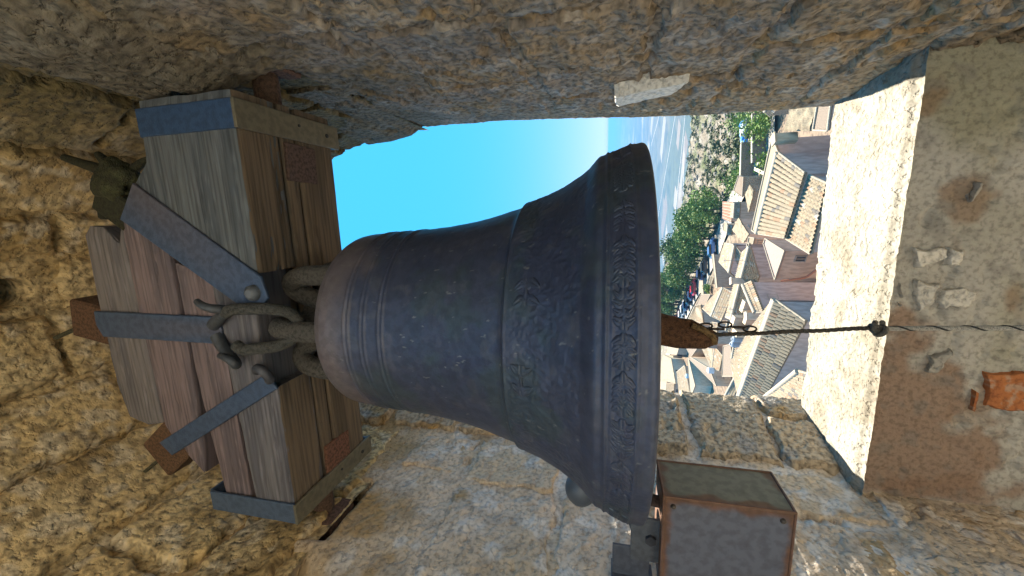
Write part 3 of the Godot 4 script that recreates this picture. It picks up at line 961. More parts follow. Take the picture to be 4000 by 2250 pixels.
	for y in 24:
		for x in 36:
			var la := PI * y / 23.0 - PI / 2
			var lo := TAU * x / 36.0
			var d := Vector3(cos(la) * cos(lo), sin(la), cos(la) * sin(lo))
			var hx := 1.0 + 0.10 * cos(lo * 3.0) + na.get_noise_3dv(d * 1.2) * 0.30
			np.append(Vector3(0.118, 1.285, -0.825) + (Vector3(clampf(d.x * 1.25, -1, 1) * 0.048, clampf(d.y * 1.2, -1, 1) * 0.050, d.z * 0.045) * hx).rotated(Vector3(0, 0, 1), -0.55))
			ncol.append(mixc(dark, Color(0.075, 0.075, 0.03), nc.get_noise_3dv(d * 2.0) + 0.35))
	eb = Shape.new()
	eb.sheet(np, ncol, 36, 24, true)
	obj("nut", eb, M.rust, t)
	for e in [[[0.13, 1.30], [0.152, 1.345], [0.172, 1.41], [0.194, 1.48], 0.019], [[0.13, 1.26], [0.158, 1.215], [0.170, 1.17], [0.166, 1.12], 0.013], [[0.14, 1.31], [0.168, 1.325], [0.185, 1.34], [0.196, 1.352], 0.016]]:
		var pts := []
		for k in 4:
			pts.append(Vector3(e[k][0], e[k][1], -0.832))
		pts = smooth(pts, 5)
		var rr := []
		for k in pts.size():
			rr.append(lerpf(e[4], e[4] * 0.55, float(k) / (pts.size() - 1)))
		eb = Shape.new()
		eb.tube(pts, rr, 8, dark)
		obj("rod", eb, M.rust, t)
	# gudgeons turning in the wall pockets
	for g in [[0.29, 0.50, 0], [-0.83, -1.05, 1]]:
		var s := Shape.new()
		s.tube([Vector3(g[0], 0.90, -0.965), Vector3(g[1], 0.90, -0.965)], 0.032, 16, Color(0.13, 0.075, 0.05))
		obj("gudgeon", s, M.rust, t)
		var bb := Shape.new()
		var x: float = 0.425 if g[2] == 0 else -0.975
		bb.box(Vector3(x, 0.855, -0.965), Vector3(0.075, 0.05, 0.12), Basis(), 0.006, Color(0.15, 0.085, 0.06))
		bb.box(Vector3(x, 0.905, -1.015), Vector3(0.06, 0.06, 0.03), Basis(), 0.005, Color(0.14, 0.08, 0.06))
		var o := obj("bearing_block", bb, M.rust)
		tag(o, ["rusty iron bearing block in the dark right wall pocket", "rusty iron bearing block under the left beam end"][g[2]], "bearing block")


func smooth(pts: Array, m: int) -> Array:
	var o := []
	for k in pts.size() - 1:
		var a: Vector3 = pts[maxi(k - 1, 0)]
		var d: Vector3 = pts[mini(k + 2, pts.size() - 1)]
		for j in m:
			o.append(pts[k].cubic_interpolate(pts[k + 1], a, d, float(j) / m))
	o.append(pts[-1])
	return o


func lerp_list(r: Array, m: int) -> Array:
	var o := []
	for k in r.size() - 1:
		for j in m:
			o.append(lerpf(r[k], r[k + 1], float(j) / m))
	o.append(r[-1])
	return o


func fittings() -> void:
	# the long link that ties the front canon to the hooks
	var link := thing("shackle", "long dull iron link hooked over the front loop of the bell crown", "shackle")
	var s := Shape.new()
	var F := -0.80
	s.tube(smooth([Vector3(-0.222, 0.925, F + 0.036), Vector3(-0.211, 0.90, F + 0.040), Vector3(-0.210, 0.85, F + 0.030), Vector3(-0.213, 0.80, F + 0.018), Vector3(-0.228, 0.772, F - 0.005), Vector3(-0.26, 0.762, F - 0.02), Vector3(-0.292, 0.772, F - 0.005), Vector3(-0.307, 0.80, F + 0.018), Vector3(-0.312, 0.85, F + 0.030), Vector3(-0.314, 0.885, F + 0.040), Vector3(-0.305, 0.91, F + 0.036)], 6), 0.0145, 12, Color(0.085, 0.085, 0.078))
	obj("link", s, M.rust, link)
	# the electric striker under the lip
	var box := thing("striker_box", "grey painted rusting metal striker box on the left wall below the bell lip", "box")
	var grey_paint := func(sh: Shape, side: bool) -> void:
		for k in sh.v.size():
			var q: Vector3 = sh.v[k]
			var edge := minf(minf(absf(q.y + 0.13), absf(q.y + 0.388)), absf(q.z + 0.83) + absf(q.x + 0.63))
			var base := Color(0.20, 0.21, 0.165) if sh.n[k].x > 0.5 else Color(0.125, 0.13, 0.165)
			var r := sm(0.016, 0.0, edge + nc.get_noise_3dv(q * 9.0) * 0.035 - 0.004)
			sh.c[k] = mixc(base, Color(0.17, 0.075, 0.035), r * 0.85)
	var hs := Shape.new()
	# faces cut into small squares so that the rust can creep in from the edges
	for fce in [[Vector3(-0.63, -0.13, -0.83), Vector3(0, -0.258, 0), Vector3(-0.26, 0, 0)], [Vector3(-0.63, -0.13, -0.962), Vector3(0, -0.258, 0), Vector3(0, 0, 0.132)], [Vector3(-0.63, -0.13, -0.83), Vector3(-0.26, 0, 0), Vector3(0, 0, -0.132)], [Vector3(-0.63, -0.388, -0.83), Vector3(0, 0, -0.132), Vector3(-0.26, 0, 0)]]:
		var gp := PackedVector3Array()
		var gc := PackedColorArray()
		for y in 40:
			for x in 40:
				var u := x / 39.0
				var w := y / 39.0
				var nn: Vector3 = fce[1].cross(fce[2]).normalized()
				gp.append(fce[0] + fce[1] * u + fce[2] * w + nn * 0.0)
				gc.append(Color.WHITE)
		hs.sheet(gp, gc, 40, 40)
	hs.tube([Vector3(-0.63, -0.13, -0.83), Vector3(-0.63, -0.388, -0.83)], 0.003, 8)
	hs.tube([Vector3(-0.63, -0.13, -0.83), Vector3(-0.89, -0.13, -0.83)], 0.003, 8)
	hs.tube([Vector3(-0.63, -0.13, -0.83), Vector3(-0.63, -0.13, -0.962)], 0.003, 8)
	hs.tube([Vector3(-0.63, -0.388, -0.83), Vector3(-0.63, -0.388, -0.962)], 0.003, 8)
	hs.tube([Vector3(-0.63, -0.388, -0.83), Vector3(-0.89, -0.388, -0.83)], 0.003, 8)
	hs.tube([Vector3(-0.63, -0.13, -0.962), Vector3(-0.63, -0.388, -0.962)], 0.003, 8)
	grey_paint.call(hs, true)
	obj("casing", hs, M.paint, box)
	for e in [[-0.652, -0.150], [-0.652, -0.366], [-0.86, -0.150]]:
		var sc := Shape.new()
		sc.tube([Vector3(e[0], e[1], -0.832), Vector3(e[0], e[1], -0.8265), Vector3(e[0], e[1], -0.8245)], [0.0062, 0.0058, 0.003], 10, Color(0.09, 0.075, 0.07))
		obj("screw", sc, M.iron, box)
	var st := Shape.new()
	st.tube([Vector3(-0.70, -0.135, -0.90), Vector3(-0.698, -0.082, -0.905)], 0.014, 12, Color(0.12, 0.08, 0.07))
	obj("plunger", st, M.rust, box)
	var br := Shape.new()
	br.box(Vector3(-0.788, -0.102, -0.875), Vector3(0.118, 0.075, 0.008), Basis(), 0.001, Color(0.115, 0.13, 0.16))
	br.box(Vector3(-0.868, -0.066, -0.880), Vector3(0.10, 0.088, 0.008), Basis(), 0.001, Color(0.105, 0.12, 0.16))
	br.box(Vector3(-0.93, -0.07, -0.89), Vector3(0.06, 0.10, 0.06), Basis(), 0.001, Color(0.105, 0.12, 0.16))
	obj("bracket", br, M.iron, box)
	var nb_ := Shape.new()
	nb_.tube([Vector3(-0.782, -0.110, -0.871), Vector3(-0.782, -0.110, -0.862)], 0.013, 6, Color(0.06, 0.065, 0.08))
	obj("bolt", nb_, M.iron, box)
	# the hammer behind the bell
	var ham := thing("bell_hammer", "round dark hammer head against the far left side of the bell", "hammer", Vector3(-0.755, 0.062, -0.985))
	var hp := SphereMesh.new()
	hp.radius = 0.046; hp.height = 0.088; hp.radial_segments = 28; hp.rings = 14
	hp.material = M.iron
	var ho := obj("head", hp, M.iron, ham)
	ho.mesh.material = mat("hammer_iron", Color(0.10, 0.12, 0.15), 0.5, 0.3)
	var hsft := Shape.new()
	hsft.tube([Vector3(0.0, -0.03, 0.0), Vector3(-0.05, -0.13, 0.02), Vector3(-0.14, -0.17, 0.05)], 0.012, 10, Color(0.10, 0.11, 0.13))
	obj("shaft", hsft, M.iron, ham)
	# the cable by the box
	var cab := Shape.new()
	cab.tube(smooth([Vector3(-0.90, -0.36, -0.96), Vector3(-0.905, -0.40, -0.92), Vector3(-0.905, -0.455, -0.86), Vector3(-0.90, -0.54, -0.80), Vector3(-0.905, -0.70, -0.74)], 6), 0.006, 8, Color(0.09, 0.09, 0.09))
	tag(obj("cable", cab, M.rubber), "thin dark cable running down the wall from the striker box", "cable")
const HOUSES := [
	["tiled_house", "large house with two stepped slopes of pale clay tiles and a mauve end wall", "house", 0, -21, [
		["tiles", Vector3(-2.21, -11.7, -30.33), Vector3(1.86, -11.7, -28.38), Vector3(3.46, -11.1, -31.06), Vector3(-2.09, -11.1, -33.6)],
		["tile", Vector3(-3.08, -12.4, -28.2), Vector3(1.13, -12.4, -27.17), Vector3(1.89, -11.9, -28.87), Vector3(-2.25, -11.9, -30.85)],
		["flat3", Vector3(-2.15, -11.2, -33.9), Vector3(3.46, -11.2, -31.33), Vector3(4.63, -11.1, -32.35), Vector3(-1.92, -11.1, -34.91)],
	], []],
	["tiled_house", "long house whose pale thick ridge wall runs above a broad tile slope near the sill", "house", 0, -21, [
		["tiles", Vector3(-16.45, -12.1, -33.44), Vector3(-7.13, -12.1, -27.26), Vector3(-6.27, -11.1, -29.2), Vector3(-15.83, -11.1, -34.49)],
		["tile", Vector3(-15.95, -11.1, -34.87), Vector3(-6.26, -11.1, -29.46), Vector3(-10.21, -11.9, -35.74), Vector3(-15.01, -11.9, -40.14)],
	], []],
	["tiled_house", "nearest roof of big curved clay tiles at the left foot of the sill", "house", 3, -15, [
		["tiles", Vector3(-11.97, -9.6, -22.08), Vector3(-7.94, -9.6, -20.12), Vector3(-8.08, -9.3, -21.03), Vector3(-12.08, -9.3, -25.61)],
	], []],
	["plastered_house", "house with a pale pink sheet roof over a brown shaded facade and small window", "house", 1, -21, [
		["flatp", Vector3(-6.23, -13.9, -37.25), Vector3(-3.66, -13.9, -35.9), Vector3(-2.84, -13.3, -38.42), Vector3(-3.3, -13.3, -38.67)],
	], [[0, 0.72, 1.35, 0.55, 0.75]]],
	["plastered_house", "narrow mauve house with a long right wall beside the pink sheet roof", "house", 0, -22, [
		["tile", Vector3(-9.04, -13.2, -37.06), Vector3(-6.92, -13.2, -40.45), Vector3(-7.44, -12.8, -41.38), Vector3(-9.29, -12.8, -37.73)],
	], [[0, 0.5, 1.2, 0.5, 0.8]]],
	["tiled_house", "house with a long white ridge line across the middle of the village", "house", 0, -24, [
		["tile", Vector3(-13.02, -15.2, -47.9), Vector3(-7.17, -15.2, -44.74), Vector3(-4.04, -14.1, -44.5), Vector3(-12.92, -14.1, -48.71)],
		["tile", Vector3(-12.88, -14.1, -48.81), Vector3(-4.05, -14.1, -44.65), Vector3(-5.06, -14.7, -48.59), Vector3(-13.76, -14.7, -53.08)],
	], []],
	["plastered_house", "mauve house with a cream parapet wall seen end on", "house", 0, -23, [
		["flat3", Vector3(-6.57, -14.6, -47.05), Vector3(-3.88, -14.6, -46.31), Vector3(-3.9, -14.5, -46.61), Vector3(-6.55, -14.5, -47.31)],
	], [[0, 0.4, 1.3, 0.6, 0.9]]],
	["stone_roofed_house", "small house with a speckled pale stone roof and brown side wall", "house", 1, -22, [
		["stone", Vector3(-4.43, -16, -53.04), Vector3(-3.25, -16, -51.15), Vector3(-1.42, -15.6, -54.11), Vector3(-2.95, -15.6, -56.35)],
	], [[1, 0.5, 1, 0.6, 0.8]]],
	["red_roofed_house", "small house with a striped terracotta roof by the trees", "house", 2, -25, [
		["red", Vector3(-2.54, -19.6, -71.49), Vector3(0.63, -19.6, -71.28), Vector3(0.8, -18.9, -74.46), Vector3(-1.95, -18.9, -73.95)],
	], [[0, 0.3, 0.7, 0.6, 0.8]]],
	["tiled_house", "twin sloped tile roof behind the white ridge line", "house", 0, -24, [
		["tile", Vector3(-9.27, -17, -61.43), Vector3(-5.19, -17, -59.78), Vector3(-5.59, -17.9, -67.85), Vector3(-8.88, -17.9, -70.31)],
		["tile", Vector3(-10.07, -18, -62.7), Vector3(-6.64, -18, -58.76), Vector3(-5.23, -17, -59.43), Vector3(-9.31, -17, -61.18)],
	], []],
	["plastered_house", "dark grey brown facade below the pine trees", "house", 5, -25, [
		["flat3", Vector3(-14.02, -19, -74.7), Vector3(-8.45, -19, -78.5), Vector3(-8.65, -18.9, -79.5), Vector3(-14.1, -18.9, -75.64)],
	], [[0, 0.35, 1.2, 0.8, 1.1], [0, 0.7, 1.2, 0.8, 1.1]]],
	["tiled_house", "large pale tile roof left of the dark grey facade", "house", 1, -24, [
		["tile", Vector3(-18.26, -18.2, -68.04), Vector3(-12.46, -18.2, -62.86), Vector3(-12.04, -17.2, -64.43), Vector3(-18.01, -17.2, -70.05)],
		["tile", Vector3(-18.09, -17.2, -70.37), Vector3(-12.05, -17.2, -64.7), Vector3(-15.91, -18, -74.38), Vector3(-19.11, -18, -80.07)],
	], []],
	["tiled_house", "far pale tiled roof in front of the parked cars", "house", 2, -25, [
		["tile", Vector3(-22.74, -19, -82.77), Vector3(-19.67, -19, -85.79), Vector3(-20.59, -18.4, -88.46), Vector3(-25.34, -18.4, -94.46)],
	], []],
	["shed", "blue grey corrugated shed with a white lit gable near the cars", "shed", 6, -25, [
		["flat3", Vector3(-19.04, -21, -93.24), Vector3(-15.54, -21, -95.1), Vector3(-16.18, -20.7, -96.85), Vector3(-19.14, -20.7, -96.64)],
	], []],
	["plastered_house", "grey house with a sloping slate coloured roof and one blue window", "house", 5, -25, [
		["flat5", Vector3(-21.88, -20.2, -89.75), Vector3(-17.14, -20.2, -84.06), Vector3(-18.28, -19.6, -89.49), Vector3(-21.52, -19.6, -93.25)],
	], [[0, 0.5, 0.8, 0.7, 0.8]]],
	["tiled_house", "small twin slope tile roof left of the clapper", "house", 1, -24, [
		["tile", Vector3(-28.06, -18.3, -71.99), Vector3(-23.6, -18.3, -71.16), Vector3(-23.14, -17.6, -72.31), Vector3(-25.99, -17.6, -77.1)],
		["tile", Vector3(-27.41, -18.9, -69.57), Vector3(-24.33, -18.9, -68.44), Vector3(-23.59, -18.3, -70.99), Vector3(-27.99, -18.3, -71.83)],
	], []],
	["flat_roofed_house", "grey flat roofed house with a bright cream side wall", "house", 3, -26, [
		["flat5", Vector3(-30.87, -18.9, -71.05), Vector3(-29.68, -18.9, -76.07), Vector3(-32.41, -18.3, -89.2), Vector3(-33.62, -18.3, -91.76)],
		["flat3", Vector3(-37.23, -18.6, -85.25), Vector3(-33.42, -18.25, -91.54), Vector3(-33.74, -18.2, -92.38), Vector3(-41.17, -18.4, -87.76)],
	], [[0, 0.5, 1.2, 0.8, 1.2]]],
	["tiled_house", "orange speckled tile roof just left of the flat roofed house", "house", 2, -26, [
		["tile", Vector3(-48.91, -19, -103.65), Vector3(-42.51, -19, -90.63), Vector3(-36.94, -18.4, -95.81), Vector3(-42.66, -18.4, -105.51)],
	], []],
	["plastered_house", "pale house with a blue box terrace beside the bell lip", "house", 3, -26, [
		["stone", Vector3(-46.7, -18.5, -107.12), Vector3(-42.86, -18.5, -116.27), Vector3(-45.89, -17.8, -127.61), Vector3(-58.4, -17.8, -137.33)],
	], [[0, 0.5, 1.2, 0.9, 1.3]]],
	["plastered_house", "far grey house with long cream parapet bands behind the clapper", "house", 2, -26, [
		["flat3", Vector3(-40.26, -19.4, -112.52), Vector3(-34.78, -19.4, -107.92), Vector3(-38.49, -18.8, -119.55), Vector3(-46.02, -18.8, -129.31)],
	], [[0, 0.5, 1.2, 0.8, 1.1]]],
	["plastered_house", "grey terrace house with stepped roofs left of the clapper tip", "house", 5, -25, [
		["flat5", Vector3(-33.24, -18.8, -91.65), Vector3(-26.91, -18.8, -83.03), Vector3(-28.83, -18.3, -90.12), Vector3(-32.07, -18.3, -99.18)],
	], []],
	["terraced_house", "cream house with sunken red brown roof terraces behind the rope", "house", 3, -22, [
		["flatr", Vector3(-13.78, -14.6, -42.09), Vector3(-9.41, -14.6, -39.52), Vector3(-8.94, -14.6, -43.92), Vector3(-13.9, -14.6, -46.98)],
	], []],
	["tiled_house", "tile roof under the grey water tanks", "house", 1, -22, [
		["tile", Vector3(-17.75, -14.9, -46.05), Vector3(-14.07, -14.9, -45.24), Vector3(-13.85, -14.2, -46.76), Vector3(-17.2, -14.2, -47.67)],
	], []],
	["plastered_house", "mauve yard house below the row of water tanks", "house", 0, -24, [
		["flat5", Vector3(-22.17, -16.5, -54.54), Vector3(-18.41, -16.5, -56.56), Vector3(-19.43, -16.2, -58.74), Vector3(-23.77, -16.2, -58.23)],
	], []],
	["stone_house", "upper right house with a tan rubble wall and a leaning shadow", "house", 4, -20, [
		["stone", Vector3(4.44, -12.2, -29.55), Vector3(6.1, -12.2, -28.82), Vector3(6.64, -11.4, -30.5), Vector3(4.81, -11.4, -31.23)],
	], []],
	["stone_house", "mauve rubble house at the right edge of the opening", "house", 0, -19, [
		["flat5", Vector3(3.97, -11.9, -26.71), Vector3(5.7, -11.9, -26.69), Vector3(5.91, -11.7, -27.66), Vector3(4.24, -11.7, -27.94)],
	], []],
	["stone_house", "low old stone house with small tiled porch by the vine", "house", 4, -23, [
		["tile", Vector3(8.62, -15.6, -46.45), Vector3(9.05, -15.6, -44.71), Vector3(9.39, -15, -45.17), Vector3(9.05, -15, -46.12)],
	], []],
	["stone_house", "grey gabled stone shed beyond the vine hedge", "house", 4, -24, [
		["flat5", Vector3(1.16, -17.5, -59.73), Vector3(3.81, -17.5, -59.83), Vector3(4, -17, -60.16), Vector3(2.11, -17, -61.96)],
		["stone", Vector3(-0.85, -17.6, -57.09), Vector3(1.8, -17.6, -55.84), Vector3(2.55, -17.2, -56.1), Vector3(1.43, -17.2, -57.76)],
	], [[0, 0.4, 0.8, 0.6, 0.6]]],
	["tiled_house", "small grey walled tile roof between the grey gabled shed and the red roof", "house", 2, -25, [
		["tile", Vector3(-1.94, -18.6, -64.11), Vector3(0.53, -18.6, -64.22), Vector3(0.49, -18, -64.46), Vector3(-1.71, -18, -64.43)],
		["tile", Vector3(-1.64, -18, -64.44), Vector3(0.49, -18, -64.46), Vector3(0.22, -18.5, -67.97), Vector3(-1.55, -18.5, -67.81)],
	], [[0, 0.4, 0.8, 0.6, 0.8]]],
	["tiled_house", "little tile roof just above the speckled pale stone roof", "house", 1, -25, [
		["tile", Vector3(-4.37, -18.4, -66.51), Vector3(-2.82, -18.4, -66.36), Vector3(-2.74, -17.9, -66.62), Vector3(-4.22, -17.9, -66.8)],
	], [[0, 0.5, 0.8, 0.6, 0.8]]],
	["plastered_house", "small cream block house by the lane below the bright green tree", "house", 3, -25, [
		["flat3", Vector3(-4.32, -20.2, -76.1), Vector3(-2.86, -20.2, -75.84), Vector3(-2.79, -19.9, -76.88), Vector3(-4.15, -19.9, -77.2)],
	], [[0, 0.5, 0.7, 0.7, 0.9]]],
	["tiled_house", "low tile roof between the dark facade and the shed", "house", 4, -25, [
		["tile", Vector3(-15.11, -20.2, -83.74), Vector3(-13.22, -20.2, -82.24), Vector3(-13.28, -19.6, -83.18), Vector3(-15.03, -19.6, -84.41)],
	], [[0, 0.5, 0.7, 0.6, 0.8]]],
	["tiled_house", "narrow tile roof directly behind the clapper tip", "house", 1, -26, [
		["tile", Vector3(-27.21, -19.4, -85.35), Vector3(-23.77, -19.4, -85.28), Vector3(-24.34, -18.8, -88), Vector3(-27.86, -18.8, -88.65)],
		["tile", Vector3(-27.94, -18.8, -88.89), Vector3(-24.34, -18.8, -88), Vector3(-26.33, -19.3, -95.5), Vector3(-29.95, -19.3, -96.35)],
	], []],
	["tiled_house", "tile roof between the clapper and the grey terrace house", "house", 2, -26, [
		["tile", Vector3(-22.44, -17.9, -68.62), Vector3(-18.76, -17.9, -68.55), Vector3(-18.99, -17.3, -69.9), Vector3(-22.57, -17.3, -70.41)],
	], [[0, 0.5, 0.8, 0.7, 0.9]]],
	["stone_roofed_house", "far pale roof at the upper left of the village next to the bell lip", "house", 2, -26, [
		["stone", Vector3(-51.05, -19.6, -122.65), Vector3(-43.32, -19.6, -119.79), Vector3(-46.59, -18.9, -129.9), Vector3(-55.56, -18.9, -134.82)],
	], [[0, 0.4, 1, 0.9, 1.2], [0, 0.7, 1, 0.9, 1.2]]],
	["tiled_house", "far orange tile roof low beside the left jamb", "house", 1, -26, [
		["tile", Vector3(-55.23, -19.8, -116.91), Vector3(-50.71, -19.8, -116.27), Vector3(-54.34, -19, -124.99), Vector3(-59.64, -19, -126.95)],
	], [[0, 0.5, 1, 0.9, 1.2]]],
	["plastered_house", "far mauve house half hidden by the bell lip and the left jamb", "house", 0, -26, [
		["flat3", Vector3(-61.37, -19.4, -129.49), Vector3(-55.01, -19.4, -127.75), Vector3(-59.66, -18.9, -139.08), Vector3(-67.25, -18.9, -142.72)],
	], [[0, 0.35, 1.2, 0.9, 1.3], [0, 0.7, 1.2, 0.9, 1.3]]],
	["tiled_house", "small tile roof behind the cream terraces and the rope", "house", 1, -24, [
		["tile", Vector3(-16.77, -16.6, -56.51), Vector3(-15.11, -16.6, -56.23), Vector3(-15.08, -16, -56.55), Vector3(-16.69, -16, -57.12)],
	], []],
	["plastered_house", "tall narrow brown house at the end of the white ridge line", "house", 1, -24, [
		["flat3", Vector3(-4.59, -15.6, -48.63), Vector3(-3.48, -15.6, -48.09), Vector3(-3.42, -15.3, -48.92), Vector3(-4.48, -15.3, -49.35)],
	], [[0, 0.5, 0.9, 0.6, 1]]],
	["tiled_house", "tile roof of the low house under the left foot of the long roof", "house", 2, -22, [
		["tile", Vector3(-23.89, -15.6, -51.19), Vector3(-19.85, -15.6, -48.38), Vector3(-19.73, -15, -48.59), Vector3(-24.15, -15, -52.21)],
	], []],
]


# ---------------------------------------------------------------- the land beyond
func crest(x: float) -> float:
	if x > 5.0:
		return 74.0
	if x > -10.0:
		return lerpf(74.0, 90.0, (5.0 - x) / 15.0)
	if x > -30.0:
		return lerpf(90.0, 124.0, (-10.0 - x) / 20.0)
	return lerpf(124.0, 170.0, clampf((-30.0 - x) / 40.0, 0, 1))


func ground(x: float, z: float) -> float:
	var d := -z
	var h := -19.5 - 2.5 * sm(25.0, 70.0, d)
	var over := d - crest(x)
	if over > 0:
		h -= 0.125 * minf(over, 175.0) + 0.42 * maxf(0.0, over - 175.0)
		h += na.get_noise_2d(x * 0.018, z * 0.018) * 5.0 * sm(0, 60, over) * (1.0 - sm(150, 200, over))
	return h + na.get_noise_2d(x * 0.12, z * 0.12) * 0.25


func land() -> void:
	var p := PackedVector3Array()
	var c := PackedColorArray()
	var w := 230
	var h := 230
	for j in h:
		var d := 14.0 * pow(1000.0 / 14.0, float(j) / (h - 1))
		for k in w:
			var x := (float(k) / (w - 1) * 2.2 - 1.15) * (d * 1.05 + 12.0)
			var over := d - crest(x)
			var y := ground(x, -d)
			y += (nb.get_noise_2d(x * 0.14, d * 0.14) - 0.3) * 1.6 * sm(4, 20, over) + (0.5 - nc.get_noise_2d(x * 0.5, d * 0.5)) * 0.5 * sm(4, 20, over)
			p.append(Vector3(x, y, -d))
			var a := mixc(Color(0.19, 0.155, 0.11), Color(0.23, 0.20, 0.165), nc.get_noise_2d(x * 0.3, d * 0.3) + 0.5)
			a = mixc(a, Color(0.29, 0.27, 0.24), sm(0.0, 0.3, nb.get_noise_2d(x * 0.2, d * 0.2) - 0.45) * sm(4, 20, over))
			a = mixc(a, Color(0.10, 0.115, 0.05), sm(-0.05, 0.25, na.get_noise_2d(x * 0.09 + 9.0, d * 0.09)) * sm(0, 15, over))
			c.append(mixc(a, Color(0.21, 0.155, 0.11), 1.0 - sm(-12, 0, over)))
	var s := Shape.new()
	s.sheet(p, c, w, h)
	tag(obj("terrain", s, M.earth), "rocky village hillside falling away to the plain", "", "", "structure")
	# the plain far below
	p = PackedVector3Array()
	c = PackedColorArray()
	var cells := fnl(31, 1.0, FastNoiseLite.FRACTAL_NONE, 1, FastNoiseLite.TYPE_CELLULAR)
	cells.cellular_return_type = FastNoiseLite.RETURN_CELL_VALUE
	for j in 260:
		var d := 500.0 * pow(80.0, j / 259.0)
		for k in 200:
			var a := deg_to_rad(-75.0 + 120.0 * k / 199.0)
			var x := d * sin(a)
			var z := -d * cos(a)
			p.append(Vector3(x, -300.0, z))
			var v := cells.get_noise_2d(x / 330.0, z / 210.0)
			var col := mixc(Color(0.055, 0.075, 0.04), Color(0.13, 0.11, 0.065), v * 0.5 + 0.5)
			if v > 0.62:
				col = Color(0.24, 0.20, 0.14)
			c.append(mixc(col, Color(0.03, 0.045, 0.025), sm(0.15, 0.4, na.get_noise_2d(x / 260.0, z / 260.0)) * 0.8))
	s = Shape.new()
	s.sheet(p, c, 200, 260)
	var plain := tag(obj("plain", s, M.plain), "hazy farmland plain far below reaching the horizon", "", "", "structure")
	# pale stubble fields, each a sheet of its own
	for k in 70:
		var d := 1500.0 * pow(4.5, rng.randf())
		var a := deg_to_rad(rng.randf_range(-52, 22))
		var at := Vector3(d * sin(a), -299.6 + k * 0.004, -d * cos(a))
		var u := rng.randf_range(0.1, 0.9)
		var l := rng.randf_range(40, 130)
		var b := rng.randf_range(25, 75)
		var e1 := Vector3(cos(u), 0, sin(u)) * l
		var e2 := Vector3(-sin(u + 0.2), 0, cos(u + 0.2)) * b
		var sh := Shape.new()
		var col: Color = [Color(0.22, 0.175, 0.12), Color(0.17, 0.13, 0.085), Color(0.27, 0.23, 0.17)][k % 3]
		sh.facing(at - e1 - e2, at + e1 - e2, at + e1 + e2, at - e1 + e2, at - Vector3.UP, col)
		obj("field", sh, M.field, plain)
	# country roads between them
	for k in 5:
		var a := deg_to_rad([-38, -20, -6, 6, 14][k])
		var sh := Shape.new()
		var o := Vector3(sin(a), 0, -cos(a)) * (1500.0 + 260 * k) + Vector3(0, -299.1, 0)
		var dir := Vector3(sin(0.9 + k * 0.5), 0, -cos(0.9 + k * 0.5))
		var nrm := Vector3(dir.z, 0, -dir.x) * 3.5
		sh.facing(o - dir * 700 - nrm, o + dir * 900 - nrm, o + dir * 900 + nrm, o - dir * 700 + nrm, o - Vector3.UP, Color(0.55, 0.50, 0.44))
		obj("road", sh, M.field, plain)
	# the lane along the trees
	var rp := PackedVector3Array()
	var rc := PackedColorArray()
	var line := smooth([Vector3(-60, 0, -150), Vector3(-42, 0, -136), Vector3(-33, 0, -122), Vector3(-22, 0, -107.5), Vector3(-12, 0, -93.5), Vector3(-3, 0, -83), Vector3(3, 0, -75), Vector3(8, 0, -70), Vector3(10, 0, -62)], 10)
	for k in line.size():
		var t: Vector3 = (line[mini(k + 1, line.size() - 1)] - line[maxi(k - 1, 0)]).normalized()
		for j in [-1, 1]:
			var q: Vector3 = line[k] + Vector3(-t.z, 0, t.x) * 2.6 * j
			rp.append(Vector3(q.x, ground(line[k].x, line[k].z) + 0.35, q.z))
			rc.append(Color(0.36, 0.34, 0.31))
	s = Shape.new()
	s.sheet(rp, rc, 2, line.size())
	tag(obj("lane", s, M.earth), "pale lane between the village and the trees", "", "", "structure")


# ---------------------------------------------------------------- the village
func wall_tone(k: int) -> Color:
	return [Color(0.46, 0.36, 0.325), Color(0.57, 0.40, 0.30), Color(0.42, 0.37, 0.31), Color(0.62, 0.54, 0.42), Color(0.40, 0.33, 0.25), Color(0.40, 0.31, 0.24), Color(0.22, 0.27, 0.30)][k]


func tile_tone() -> Color:
	var r := rng.randf()
	if r < 0.08:
		return Color(0.34, 0.21, 0.13)
	if r < 0.12:
		return Color(0.17, 0.15, 0.13)
	if r < 0.18:
		return Color(0.42, 0.39, 0.34)
	return mixc(Color(0.36, 0.285, 0.195), Color(0.30, 0.24, 0.17), rng.randf())


var tile_meshes := []


func clay_tile(size: Vector2, tone: Color) -> ArrayMesh:
	# a curved clay tile: y up, its length along z, wider at the lower end (+z)
	var s := Shape.new()
	var n := 6
	for k in n:
		for lay in 2:
			var q := []
			for e in [[k, 0], [k + 1, 0], [k + 1, 1], [k, 1]]:
				var a = PI * e[0] / n
				var r: float = size.x * 0.5 * (0.80 if e[1] == 0 else 1.0) - lay * 0.05
				q.append(Vector3(-cos(a) * r, sin(a) * r * 0.75 + (0.0 if e[1] == 0 else 0.16), (e[1] - 0.5) * size.y))
			if lay == 0:
				s.facing(q[0], q[1], q[2], q[3], Vector3(0, -0.05, 0), tone)
			else:
				s.facing(q[0], q[3], q[2], q[1], Vector3(0, 5, 0), tone)
	for k in n:
		var a := PI * k / n
		var b := PI * (k + 1) / n
		var r := size.x * 0.5
		s.facing(Vector3(-cos(a) * r, sin(a) * r * 0.75 + 0.16, size.y / 2), Vector3(-cos(b) * r, sin(b) * r * 0.75 + 0.16, size.y / 2), Vector3(-cos(b) * (r - 0.09), sin(b) * (r - 0.09) * 0.75 + 0.12, size.y / 2), Vector3(-cos(a) * (r - 0.09), sin(a) * (r - 0.09) * 0.75 + 0.12, size.y / 2), Vector3.ZERO, tone * 0.8)
	return s.mesh(M.tile)


